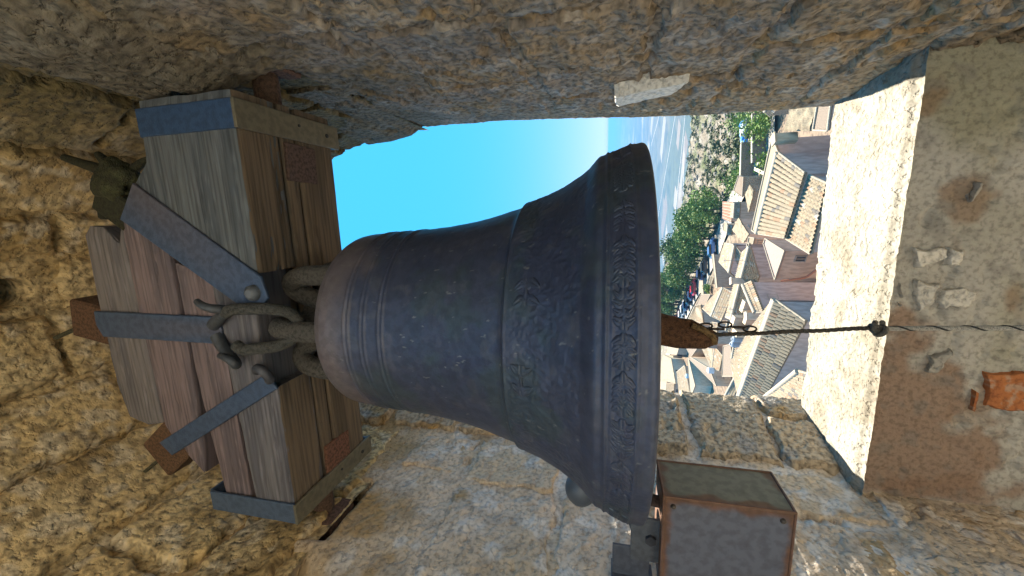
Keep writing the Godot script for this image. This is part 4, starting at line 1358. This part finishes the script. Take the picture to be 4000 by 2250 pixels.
func lay_tiles(parent: Node, q: Array, most: int) -> void:
	# q: near left, near right, far right, far left; the tiles run down the fall of the roof
	var down := true
	var low0: Vector3 = q[0]; var low1: Vector3 = q[1]; var hi1: Vector3 = q[2]; var hi0: Vector3 = q[3]
	if q[0].y > q[3].y:
		low0 = q[2]; low1 = q[3]; hi1 = q[0]; hi0 = q[1]
	var width := (low0.distance_to(low1) + hi0.distance_to(hi1)) / 2
	var long := (low0.distance_to(hi0) + low1.distance_to(hi1)) / 2
	var pitch := sqrt(width * long * 1.35 / most)
	pitch = maxf(pitch, 0.26)
	var cols := maxi(2, int(width / pitch))
	var rows := maxi(2, int(long / (pitch * 1.35)))
	if tile_meshes.is_empty():
		for k in 14:
			tile_meshes.append(clay_tile(Vector2(1.0, 1.0), tile_tone()))
	var nrm := (low1 - low0).cross(hi0 - low0).normalized()
	if nrm.y < 0:
		nrm = -nrm
	for r in rows:
		for k in cols:
			var u := (k + 0.5) / cols
			var t := (r + 0.5) / rows
			var at := low0.lerp(low1, u).lerp(hi0.lerp(hi1, u), t)
			var fall := (low0.lerp(low1, u) - hi0.lerp(hi1, u)).normalized()
			var side := nrm.cross(fall).normalized()
			var o := MeshInstance3D.new()
			o.mesh = tile_meshes[rng.randi() % tile_meshes.size()]
			o.name = "tile"
			var tw := rng.randf_range(-0.06, 0.06)
			var lift := 0.02 + rng.randf() * 0.03
			if rng.randf() < 0.02:
				tw += rng.randf_range(-0.5, 0.5)
			var b := Basis(side * (width / cols * 0.98), nrm * pitch, -side.cross(nrm) * (long / rows * 1.12))
			b = Basis(nrm, tw) * b
			o.transform = Transform3D(b, at + nrm * lift)
			parent.add_child(o, true)


func tile_field(parent: Node, q: Array) -> void:
	var low0: Vector3 = q[0]; var low1: Vector3 = q[1]; var hi1: Vector3 = q[2]; var hi0: Vector3 = q[3]
	if q[0].y > q[3].y:
		low0 = q[2]; low1 = q[3]; hi1 = q[0]; hi0 = q[1]
	var width := maxf(low0.distance_to(low1), hi0.distance_to(hi1))
	var long := maxf(low0.distance_to(hi0), low1.distance_to(hi1))
	var cols := maxi(3, int(width / 0.27))
	var rows := maxi(2, int(long / 0.40))
	var nrm := (low1 - low0).cross(hi0 - low0).normalized()
	if nrm.y < 0:
		nrm = -nrm
	var p := PackedVector3Array()
	var c := PackedColorArray()
	for r in rows:
		var tones := []
		for k in cols:
			tones.append(tile_tone())
		for e in 2:
			for k in cols * 5 + 1:
				var u := float(k) / (cols * 5)
				var t := (r + e * 0.98) / rows
				var ph := (k % 5) / 5.0
				var up := 0.11 * maxf(0.0, sin(PI * ph)) + (0.06 if e == 0 else 0.02)
				p.append(low0.lerp(low1, u).lerp(hi0.lerp(hi1, u), t) + nrm * (up + nc.get_noise_2d(r * 3.0, k * 0.7) * 0.02))
				var cc: Color = tones[mini(k / 5, cols - 1)]
				c.append(cc)
	var s := Shape.new()
	s.sheet(p, c, cols * 5 + 1, rows * 2)
	tag(obj("tile_field", s, M.tile, parent), "", "", "", "stuff")


func prism(s: Shape, q: Array, base: float, tone: Color, inset := 0.12) -> void:
	var mid: Vector3 = (q[0] + q[1] + q[2] + q[3]) / 4
	var top := []
	for k in 4:
		var v: Vector3 = q[k] + (Vector3(mid.x, q[k].y, mid.z) - q[k]).normalized() * inset
		top.append(v - Vector3(0, 0.10, 0))
	for k in 4:
		var a: Vector3 = top[k]
		var b: Vector3 = top[(k + 1) % 4]
		s.facing(a, b, Vector3(b.x, base, b.z), Vector3(a.x, base, a.z), Vector3(mid.x, (a.y + base) / 2, mid.z), tone)


func roof_plate(s: Shape, q: Array, thick: float, tone: Color) -> void:
	var mid: Vector3 = (q[0] + q[1] + q[2] + q[3]) / 4
	var down := Vector3(0, -thick, 0)
	s.facing(q[0], q[1], q[2], q[3], mid + down, tone)
	s.facing(q[0] + down, q[1] + down, q[2] + down, q[3] + down, mid + Vector3(0, 1, 0), tone)
	for k in 4:
		var a: Vector3 = q[k]
		var b: Vector3 = q[(k + 1) % 4]
		s.facing(a, b, b + down, a + down, mid, tone)


func edge_bar(parent: Node, called: String, a: Vector3, b: Vector3, r: float, tone: Color) -> void:
	var s := Shape.new()
	var m := maxi(2, int(a.distance_to(b) / 0.5))
	var pts := []
	for k in m + 1:
		pts.append(a.lerp(b, float(k) / m) + Vector3(0, r * 0.5 + nc.get_noise_1d(k * 1.7 + a.x) * 0.03, 0))
	s.tube(pts, r, 6, tone)
	obj(called, s, M.tile, parent)


func window(parent: Node, q: Array, side: int, u: float, drop: float, w: float, h: float) -> void:
	var a: Vector3 = q[side]
	var b: Vector3 = q[(side + 1) % 4]
	var mid: Vector3 = (q[0] + q[1] + q[2] + q[3]) / 4
	var dir := Vector3(b.x - a.x, 0, b.z - a.z).normalized()
	var out := Vector3(-dir.z, 0, dir.x)
	var at := a.lerp(b, u)
	if out.dot(at - Vector3(mid.x, at.y, mid.z)) < 0:
		out = -out
	at -= Vector3(0, drop, 0)
	at -= out * 0.10
	var bs := Basis(dir, Vector3.UP, dir.cross(Vector3.UP))
	var s := Shape.new()
	for e in [[0, h / 2, w + 0.1, 0.08], [0, -h / 2, w + 0.16, 0.09], [-w / 2, 0, 0.07, h], [w / 2, 0, 0.07, h], [0, 0, 0.05, h]]:
		s.box(at + bs * Vector3(e[0], e[1], 0) + out * 0.03, Vector3(e[2], e[3], 0.10), bs, 0.0, Color(0.36, 0.30, 0.25))
	var f := obj("window", s, M.render, parent)
	var g := Shape.new()
	g.box(at, Vector3(w, h, 0.04), bs)
	obj("pane", g, M.glass, f)


func town() -> void:
	for spec in HOUSES:
		var mid := Vector3()
		for k in 4:
			mid += spec[5][0][k + 1] / 4.0
		var o := thing(spec[0], spec[1], spec[2], Vector3(mid.x, spec[4], mid.z), "houses of the village below the tower")
		var back := Transform3D(Basis(), -o.position)
		var ws := Shape.new()
		var tone := wall_tone(spec[3])
		var slopes := []
		for pan in spec[5]:
			var q := []
			for k in 4:
				q.append(back * pan[k + 1])
			slopes.append(q)
			var wt := tone
			if pan[0] == "flat3" and spec[3] > 4:
				wt = tone
			prism(ws, q, 0.0, wt)
		obj("wall", ws, M.masonry if spec[3] == 4 else M.render, o)
		for k in spec[5].size():
			var ty: String = spec[5][k][0]
			var q: Array = slopes[k]
			var rs := Shape.new()
			var col: Color = {"tile": Color(0.34, 0.27, 0.19), "tiles": Color(0.26, 0.20, 0.14), "flat3": Color(0.32, 0.265, 0.19), "flat5": Color(0.23, 0.18, 0.14), "flatp": Color(0.36, 0.27, 0.24), "flatr": Color(0.30, 0.16, 0.12), "red": Color(0.46, 0.22, 0.15), "stone": Color(0.32, 0.26, 0.18)}[ty]
			if ty == "stone":
				var p := PackedVector3Array()
				var c := PackedColorArray()
				for y in 24:
					for x in 24:
						var v: Vector3 = q[0].lerp(q[1], x / 23.0).lerp(q[3].lerp(q[2], x / 23.0), y / 23.0)
						p.append(v + Vector3(0, nc.get_noise_3dv(v * 1.4) * 0.12 + 0.03, 0))
						c.append(mixc(col, Color(0.22, 0.175, 0.12), sm(0.0, 0.3, nc.get_noise_3dv(v * 2.3))))
				rs.sheet(p, c, 24, 24)
			roof_plate(rs, q, 0.10, col)
			if ty == "red":
				for j in 13:
					var u := j / 12.0
					rs.tube([q[0].lerp(q[1], u) + Vector3(0, 0.03, 0), q[3].lerp(q[2], u) + Vector3(0, 0.03, 0)], 0.06, 6, Color(0.62, 0.40, 0.32) if j % 2 else Color(0.42, 0.18, 0.12))
			var rf := obj("roof_slope", rs, M.tile, o)
			if ty == "tiles":
				lay_tiles(rf, q, 292)
			elif ty == "tile":
				tile_field(rf, q)
			if ty.begins_with("tile"):
				edge_bar(o, "verge", q[0], q[3], 0.08, Color(0.40, 0.34, 0.26))
				edge_bar(o, "verge", q[1], q[2], 0.08, Color(0.40, 0.34, 0.26))
				var hi := 2 if q[2].y > q[0].y else 0
				edge_bar(o, "ridge_cap", q[hi], q[(hi + 1) % 4], 0.15 if spec[3] else 0.17, Color(0.42, 0.36, 0.28))
			elif ty != "stone":
				for j in 4:
					edge_bar(o, "coping", q[j], q[(j + 1) % 4], 0.06, Color(0.42, 0.36, 0.28))
			if ty == "flatr":
				# sunk terraces between cream walls
				for e in [[0.02, 0.30, 0.0, 0.16], [0.48, 0.72, 0.28, 0.45], [0.2, 0.5, 0.75, 0.97], [0.7, 0.97, 0.55, 0.75], [0.05, 0.2, 0.45, 0.8]]:
					var cs := Shape.new()
					var c4 := []
					for uv in [[e[0], e[2]], [e[1], e[2]], [e[1], e[3]], [e[0], e[3]]]:
						c4.append(q[0].lerp(q[1], uv[0]).lerp(q[3].lerp(q[2], uv[0]), uv[1]) + Vector3(0, 1.0 + e[2] * 0.6, 0))
					roof_plate(cs, c4, 1.1 + e[2] * 0.6, Color(0.52, 0.41, 0.29))
					obj("parapet", cs, M.render, o)
		for wn in spec[6]:
			window(o, slopes[0], int(wn[0]), wn[1], wn[2], wn[3], wn[4])


# ---------------------------------------------------------------- plants
func tree_proto(h: float, wide: float, dark: Color, light: Color, seed_: int) -> Array:
	rng.seed = seed_
	var crown := Shape.new()
	for k in 34:
		var u := rng.randf()
		var y := h * (0.30 + 0.66 * u)
		var r := wide * sqrt(maxf(0.05, 1.0 - pow((u - 0.36) / 0.68, 2.0))) * sqrt(rng.randf())
		var a := rng.randf() * TAU
		var at := Vector3(cos(a) * r, y, sin(a) * r)
		var big := rng.randf_range(0.8, 1.45) * wide / 3.0
		var shade := rng.randf()
		for j in 46:
			var d := Vector3(rng.randfn(), rng.randfn() * 0.75, rng.randfn()).normalized() * big * pow(rng.randf(), 0.4)
			var q := at + d
			var b := Basis(Vector3(rng.randfn(), rng.randfn(), rng.randfn()).normalized(), rng.randf() * TAU)
			var l := rng.randf_range(0.16, 0.34)
			var col := mixc(dark, light, shade * 0.6 + rng.randf() * 0.4)
			crown.quad(q - b.x * l, q + b.y * l * 0.55, q + b.x * l, q - b.y * l * 0.55, col)
	var trunk := Shape.new()
	trunk.tube([Vector3(0, -0.6, 0), Vector3(0.05, h * 0.25, 0.03), Vector3(-0.05, h * 0.5, 0), Vector3(0.02, h * 0.85, 0.02)], [0.26, 0.2, 0.14, 0.03], 8, Color(0.13, 0.10, 0.075))
	for k in 6:
		var a := k * 1.1
		var y := h * (0.3 + 0.08 * k)
		trunk.tube([Vector3(0, y, 0), Vector3(cos(a) * wide * 0.4, y + 0.5, sin(a) * wide * 0.4), Vector3(cos(a) * wide * 0.75, y + 0.9, sin(a) * wide * 0.75)], [0.09, 0.06, 0.02], 6, Color(0.13, 0.10, 0.075))
	return [crown.mesh(M.leaf), trunk.mesh(M.bark)]


func ordinal(k: int) -> String:
	var ones := ["", "first", "second", "third", "fourth", "fifth", "sixth", "seventh", "eighth", "ninth", "tenth", "eleventh", "twelfth", "thirteenth", "fourteenth", "fifteenth", "sixteenth", "seventeenth", "eighteenth", "nineteenth"]
	if k < 20:
		return ones[k]
	var tens: String = ["", "", "twent", "thirt", "fort"][k / 10]
	return tens + "ieth" if k % 10 == 0 else tens + "y-" + ones[k % 10]


func greenery() -> void:
	var protos := []
	for k in 4:
		protos.append(tree_proto([9.0, 8.0, 10.0, 7.0][k], [3.0, 3.2, 3.3, 2.8][k], [Color(0.032, 0.055, 0.016), Color(0.05, 0.085, 0.02), Color(0.03, 0.052, 0.016), Color(0.06, 0.11, 0.02)][k], [Color(0.15, 0.235, 0.06), Color(0.20, 0.30, 0.07), Color(0.125, 0.20, 0.055), Color(0.25, 0.38, 0.07)][k], 100 + k))
	rng.seed = 77
	var n := 0
	for k in 40:
		var t := (k + rng.randf()) / 40.0
		var a := Vector3(-3.5, 0, -82).lerp(Vector3(-42, 0, -138), t)
		var back := rng.randf_range(2.5, 10.0)
		var at := a + Vector3(0.72, 0, -0.6) * back
		at.y = ground(at.x, at.z)
		var ty := 3 if k % 9 == 2 and k < 14 else (1 if k < 8 else int(rng.randi() % 3))
		var o := thing("tree", "", "tree", at, "trees growing along the lane below the village")
		o.rotation.y = rng.randf() * TAU
		var sc := rng.randf_range(0.8, 1.12)
		o.scale = Vector3.ONE * sc
		obj("crown", protos[ty][0], M.leaf, o)
		obj("trunk", protos[ty][1], M.bark, o)
		tag(o, "%s tree, %s in the row counted from the red roofed house" % [["dense dark green", "mid green bushy", "tall dark", "bright light green"][ty], ordinal(k + 1)])
		n += 1
	# vines and hedges by the old walls
	var hedge := 0
	for e in [[12.6, -72.5, 1.5, 1.1], [13.6, -75.5, 1.8, 1.5], [12.4, -69.3, 1.3, 1.3], [11.2, -65.6, 1.5, 1.5], [10.2, -63.6, 1.6, 1.3], [11.0, -62.0, 1.2, 1.2], [8.0, -71.0, 1.4, 1.0], [6.2, -72.6, 1.4, 1.0], [4.7, -73.2, 1.6, 1.3], [3.9, -75.4, 1.7, 1.6], [5.6, -60.0, 1.2, 1.2], [3.4, -61.0, 1.0, 1.0], [-17.4, -91.5, 1.0, 1.0]]:
		var s := Shape.new()
		for k in 420:
			var d = Vector3(rng.randfn() * 0.55, absf(rng.randfn()) * 0.5, rng.randfn() * 0.55) * e[2]
			d.y *= e[3]
			var b := Basis(Vector3(rng.randfn(), rng.randfn(), rng.randfn()).normalized(), rng.randf() * TAU)
			var l := rng.randf_range(0.10, 0.22)
			var col := mixc(Color(0.06, 0.10, 0.02), Color(0.20, 0.30, 0.06), rng.randf())
			s.quad(d - b.x * l, d + b.y * l * 0.7, d + b.x * l, d - b.y * l * 0.7, col)
		var o := obj("vine_bush", s, M.leaf)
		o.position = Vector3(e[0], ground(e[0], e[1]) + (1.0 if e[1] > -66 else 0.4), e[1])
		tag(o, ["bright green bush against the right wall beside the first tarpaulin", "tall green bush behind the tarpaulins by the right wall", "green bush beside the truck, towards the right wall", "green bush between the two garden walls at the right edge", "green bush at the far end of the low garden wall", "low green bush nearest the old stone house", "green bush at the near end of the tarpaulin row", "small green bush in the middle of the lane edge", "green bush above the grey gabled stone shed", "tall green bush left of the grey gabled stone shed", "green bush in the courtyard behind the cream terrace strip", "small green bush at the corner of the cream terrace strip", "small bright green bush beside the blue grey shed"][hedge], "bush", "bushes among the old walls")
		hedge += 1
	# shrubs and boulders strewn over the hillside: uncountable
	var sh := Shape.new()
	for k in 60:
		var d := Vector3(rng.randfn() * 0.42, absf(rng.randfn()) * 0.4, rng.randfn() * 0.42)
		var b := Basis(Vector3(rng.randfn(), rng.randfn(), rng.randfn()).normalized(), rng.randf() * TAU)
		var l := rng.randf_range(0.12, 0.3)
		sh.quad(d - b.x * l, d + b.y * l * 0.6, d + b.x * l, d - b.y * l * 0.6, mixc(Color(0.035, 0.05, 0.018), Color(0.10, 0.115, 0.05), rng.randf()))
	scatter("shrubs", "low dark scrub scattered over the rocky hillside", sh.mesh(M.leaf), 1500, 0.4, 1.6)
	var bo := Shape.new()
	var p := PackedVector3Array()
	var c := PackedColorArray()
	for y in 7:
		for x in 9:
			var la := PI * y / 6.0 - PI / 2
			var lo := TAU * x / 9.0
			var d := Vector3(cos(la) * cos(lo), sin(la) * 0.7, cos(la) * sin(lo)) * (1.0 + nc.get_noise_3d(cos(lo) * 1.5, la, sin(lo) * 1.5) * 0.7)
			p.append(d * 0.6)
			c.append(Color(0.27, 0.25, 0.22))
	bo.sheet(p, c, 9, 7, true)
	scatter("boulders", "pale boulders strewn over the rocky hillside", bo.mesh(M.earth), 2200, 0.25, 1.25)


func scatter(called: String, label: String, m: Mesh, count: int, s0: float, s1: float) -> void:
	var mm := MultiMesh.new()
	mm.transform_format = MultiMesh.TRANSFORM_3D
	mm.mesh = m
	var put := []
	while put.size() < count:
		var d := 74.0 + 230.0 * pow(rng.randf(), 1.4)
		var x := rng.randf_range(-0.16, 0.30) * d
		var over := d - crest(x)
		if over < 3.0 or over > 190.0 or (x < 0.0 and over < 22.0):
			continue
		var b := Basis(Vector3.UP, rng.randf() * TAU).scaled(Vector3.ONE * rng.randf_range(s0, s1) * Vector3(1, rng.randf_range(0.6, 1.1), 1))
		put.append(Transform3D(b, Vector3(x, ground(x, -d) + 0.2, -d)))
	mm.instance_count = count
	for k in count:
		mm.set_instance_transform(k, put[k])
	var o := MultiMeshInstance3D.new()
	o.multimesh = mm
	o.name = numbered(called)
	add_child(o, true)
	tag(o, label, "", "", "stuff")


# ---------------------------------------------------------------- cars, tanks and the rest
func car(called: String, label: String, at: Vector3, turn: float, tone: Color, tall := 1.0) -> void:
	var o := thing(called, label, "car", at, "cars parked along the lane")
	o.rotation.y = turn
	var s := Shape.new()
	s.slab([Vector2(-2.05, 0.32), Vector2(2.0, 0.32), Vector2(2.08, 0.62), Vector2(1.95, 0.86), Vector2(0.95, 0.98), Vector2(-1.95, 1.0), Vector2(-2.1, 0.8)], 0.86, -0.86, tone, 0.08)
	obj("body", s, M.gloss, o)
	var g := Shape.new()
	g.slab([Vector2(-1.85, 0.97), Vector2(0.92, 0.97), Vector2(0.25, 1.42 * tall), Vector2(-1.35, 1.46 * tall)], 0.74, -0.74, Color(0.03, 0.04, 0.05), 0.06)
	obj("windows", g, M.glass, o)
	var r := Shape.new()
	r.box(Vector3(-0.55, 1.455 * tall, 0), Vector3(1.6, 0.06, 1.34), Basis(), 0.02, tone)
	obj("roof", r, M.gloss, o)
	for x in [-1.3, 1.3]:
		for z in [-0.8, 0.8]:
			var t := Shape.new()
			t.tube([Vector3(0, 0, -0.1), Vector3(0, 0, 0.1)], 0.32, 14, Color(0.02, 0.02, 0.02))
			var wo := obj("wheel", t, M.rubber, o)
			wo.position = Vector3(x, 0.32, z)
	for z in [-0.6, 0.6]:
		var l := Shape.new()
		l.box(Vector3(2.03, 0.72, z), Vector3(0.08, 0.14, 0.3), Basis(), 0.02, Color(0.7, 0.7, 0.7))
		obj("headlight", l, M.gloss, o)


func street_things() -> void:
	rng.seed = 5
	var k := 0
	for e in [[-31.7, -121.5, 0, "red car parked at the end of the row by the clapper tip"], [-29.4, -118.2, 1, "white car parked next to the red car"], [-27.4, -115.2, 2, "silver car parked second from the red car"], [-25.4, -112.2, 3, "dark blue car parked in the middle of the row under the trees"], [-23.2, -109.0, 4, "black car parked beside the dark blue car"], [-21.2, -106.2, 3, "dark blue car parked before the second red car"], [-19.3, -103.6, 0, "red car half hidden behind the blue grey shed"], [-14.3, -96.2, 3, "dark blue van parked beyond the grey brown facade"], [-12.6, -94.0, 4, "dark car parked beside the blue van under the trees"], [-8.3, -88.4, 5, "blue car parked alone near the bright green tree"]]:
		var tone: Color = [Color(0.40, 0.03, 0.05), Color(0.68, 0.70, 0.72), Color(0.36, 0.40, 0.45), Color(0.03, 0.05, 0.12), Color(0.025, 0.028, 0.035), Color(0.06, 0.14, 0.30)][e[2]]
		car("parked_car", e[3], Vector3(e[0], ground(e[0], e[1]) + 0.4, e[1]), deg_to_rad(20.0 + rng.randf_range(-6, 6)), tone, 1.15 if e[2] == 3 and k == 7 else 1.0)
		k += 1
	# tanks on the roofs
	var spots := [[-14.2, -14.0, -45.5, 0, "pale grey water tank beside the rope, first of a pair"], [-14.9, -14.0, -45.9, 0, "darker grey water tank beside the rope, second of a pair"], [-17.5, -15.4, -48.5, 0, "grey water tank at the right end of the close row"], [-18.0, -15.4, -47.9, 1, "grey water tank second from the right in the close row"], [-18.5, -15.4, -47.3, 0, "grey water tank in the middle of the close row"], [-19.0, -15.4, -46.7, 1, "grey water tank second from the left in the close row"], [-19.5, -15.4, -46.1, 0, "grey water tank at the left end of the close row"], [-38.4, -18.7, -93.0, 2, "light blue water tank on the far flat roofed house"], [-28.1, -18.0, -71.2, 3, "small white water tank at the corner of the twin slope roof"]]
	for e in spots:
		var o := thing("water_tank", e[4], "water tank", Vector3(e[0], e[1] - 0.5, e[2]), "water tanks on the roofs")
		var tone: Color = [Color(0.30, 0.33, 0.38), Color(0.24, 0.27, 0.32), Color(0.30, 0.44, 0.58), Color(0.55, 0.60, 0.66)][e[3]]
		var s := Shape.new()
		var r := 0.36 if e[3] < 2 else 0.55
		var pts := []
		var rr := []
		for j in 13:
			var u := j / 12.0
			pts.append(Vector3(0, u * 1.15, 0))
			rr.append(r * (0.93 + 0.06 * absf(sin(u * 9.0))) * minf(1.0, 0.55 + 4.0 * minf(u, 1.0 - u)))
		s.tube(pts, rr, 18, tone)
		obj("body", s, M.plastic, o)
		var cp := Shape.new()
		cp.tube([Vector3(0, 1.14, 0), Vector3(0, 1.24, 0)], r * 0.4, 14, tone * 0.8)
		obj("lid", cp, M.plastic, o)
	# blue covered heaps and a dark truck on the lane
	k = 0
	for e in [[12.3, -72.3, "blue tarpaulin heap nearest the right wall, beyond the truck"], [11.2, -72.0, "blue and white tarpaulin heap in the middle of the three"], [10.0, -71.4, "long blue tarpaulin heap farthest from the right wall"]]:
		var s := Shape.new()
		var p := PackedVector3Array()
		var c := PackedColorArray()
		for y in 12:
			for x in 20:
				var la := PI * 0.5 * y / 11.0
				var lo := TAU * x / 20.0
				var d := Vector3(cos(la) * cos(lo) * 1.3, sin(la) * 0.8, cos(la) * sin(lo) * 0.6) * (1.0 + nc.get_noise_3d(cos(lo) * 2.0, la * 2.0, sin(lo) * 2.0 + k) * 0.4)
				p.append(d)
				c.append(Color(0.05, 0.25, 0.62) if not (k == 1 and d.x > 0) else Color(0.45, 0.58, 0.75))
		s.sheet(p, c, 20, 12, true)
		var o := obj("tarpaulin", s, M.plastic)
		o.position = Vector3(e[0], ground(e[0], e[1]) + 1.1, e[1])
		o.rotation.y = 0.4
		tag(o, e[2], "tarpaulin", "blue tarpaulin heaps by the lane")
		k += 1
	var tr := thing("truck", "small dark truck with pale windows beside the blue tarpaulins", "truck", Vector3(11.5, ground(11.5, -69.6) + 0.55, -69.6))
	tr.rotation.y = 0.5
	var b := Shape.new()
	b.box(Vector3(0, 0.9, 0), Vector3(2.6, 1.0, 1.7), Basis(), 0.08, Color(0.035, 0.04, 0.04))
	obj("cab", b, M.gloss, tr)
	b = Shape.new()
	b.box(Vector3(-0.2, 1.65, 0), Vector3(1.5, 0.6, 1.5), Basis(), 0.08, Color(0.42, 0.44, 0.44))
	obj("windows", b, M.gloss, tr)
	for x in [-0.85, 0.85]:
		for z in [-0.8, 0.8]:
			var t := Shape.new()
			t.tube([Vector3(0, 0, -0.12), Vector3(0, 0, 0.12)], 0.36, 14, Color(0.02, 0.02, 0.02))
			obj("wheel", t, M.rubber, tr).position = Vector3(x, 0.36, z)
	# old garden walls with pale copings
	k = 0
	for e in [[12.8, -66.0, 6.0, -64.4, "low garden wall with a pale coping, nearer the old stone house"], [9.6, -70.4, 4.2, -69.6, "garden wall with a pale coping along the lane"], [5.0, -63.0, 3.6, -57.5, "short garden wall running towards the cream terrace"]]:
		var o := thing("garden_wall", e[4], "wall", Vector3(e[0], ground(e[0], e[1]), e[1]))
		var d := Vector3(e[2] - e[0], 0, e[3] - e[1])
		var s := Shape.new()
		s.box(d / 2 + Vector3(0, 0.7, 0), Vector3(d.length(), 2.8, 0.35), Basis(Vector3.UP, atan2(-d.z, d.x)), 0.0, Color(0.27, 0.23, 0.18))
		obj("masonry", s, M.masonry, o)
		var cs := Shape.new()
		cs.box(d / 2 + Vector3(0, 2.16, 0), Vector3(d.length() + 0.1, 0.14, 0.46), Basis(Vector3.UP, atan2(-d.z, d.x)), 0.02, Color(0.62, 0.56, 0.45))
		obj("coping", cs, M.masonry, o)
		k += 1
	# aerials and chimneys
	for e in [[-5.6, -13.9, -45.6, "thin television aerial on the long white ridge line"], [-12.0, -13.9, -48.3, "thin television aerial at the left end of the white ridge line"], [-17.0, -17.2, -69.0, "thin television aerial on the large pale tile roof"], [-9.4, -13.0, -39.4, "thin television aerial above the terraces"]]:
		var o := thing("aerial", e[3], "aerial", Vector3(e[0], e[1], e[2]))
		var s := Shape.new()
		s.tube([Vector3.ZERO, Vector3(0, 1.9, 0)], 0.025, 6, Color(0.2, 0.2, 0.2))
		obj("mast", s, M.plastic, o)
		s = Shape.new()
		for j in 5:
			s.box(Vector3(0, 1.75, (j - 2) * 0.16), Vector3(0.5 - 0.06 * j, 0.015, 0.015), Basis(), 0.0, Color(0.25, 0.25, 0.25))
		s.box(Vector3(0, 1.76, 0), Vector3(0.02, 0.02, 0.8), Basis(), 0.0, Color(0.25, 0.25, 0.25))
		tag(obj("dipoles", s, M.plastic, o), "", "", "", "stuff")
	for e in [[4.3, -11.9, -31.0, Color(0.46, 0.36, 0.24), "cream block chimney at the corner of the large tiled house"], [-9.9, -13.6, -38.9, Color(0.62, 0.55, 0.44), "small cream chimney on the red brown terraces behind the rope"], [-23.4, -18.2, -70.2, Color(0.4, 0.3, 0.24), "brick chimney on the twin slope roof left of the clapper"], [-7.9, -14.2, -46.2, Color(0.55, 0.45, 0.35), "small chimney on the near slope below the white ridge line"]]:
		var o := thing("chimney", e[4], "chimney", Vector3(e[0], e[1], e[2]))
		var s := Shape.new()
		s.box(Vector3(0, 0.5, 0), Vector3(0.6, 1.3, 0.5), Basis(Vector3.UP, 0.4), 0.02, e[3])
		obj("stack", s, M.render, o)
		s = Shape.new()
		s.box(Vector3(0, 1.2, 0), Vector3(0.78, 0.1, 0.66), Basis(Vector3.UP, 0.4), 0.02, e[3])
		obj("cap", s, M.render, o)
	# the rust red pipe down the brown facade
	var pp := Shape.new()
	pp.tube(smooth([Vector3(-6.3, -14.2, -36.9), Vector3(-6.1, -15.0, -36.6), Vector3(-5.9, -15.8, -36.5), Vector3(-5.3, -16.3, -36.2), Vector3(-4.4, -17.0, -35.8)], 5), 0.09, 8, Color(0.42, 0.16, 0.09))
	tag(obj("drain_pipe", pp, M.plastic), "rust red drain pipe on the brown shaded facade", "pipe")
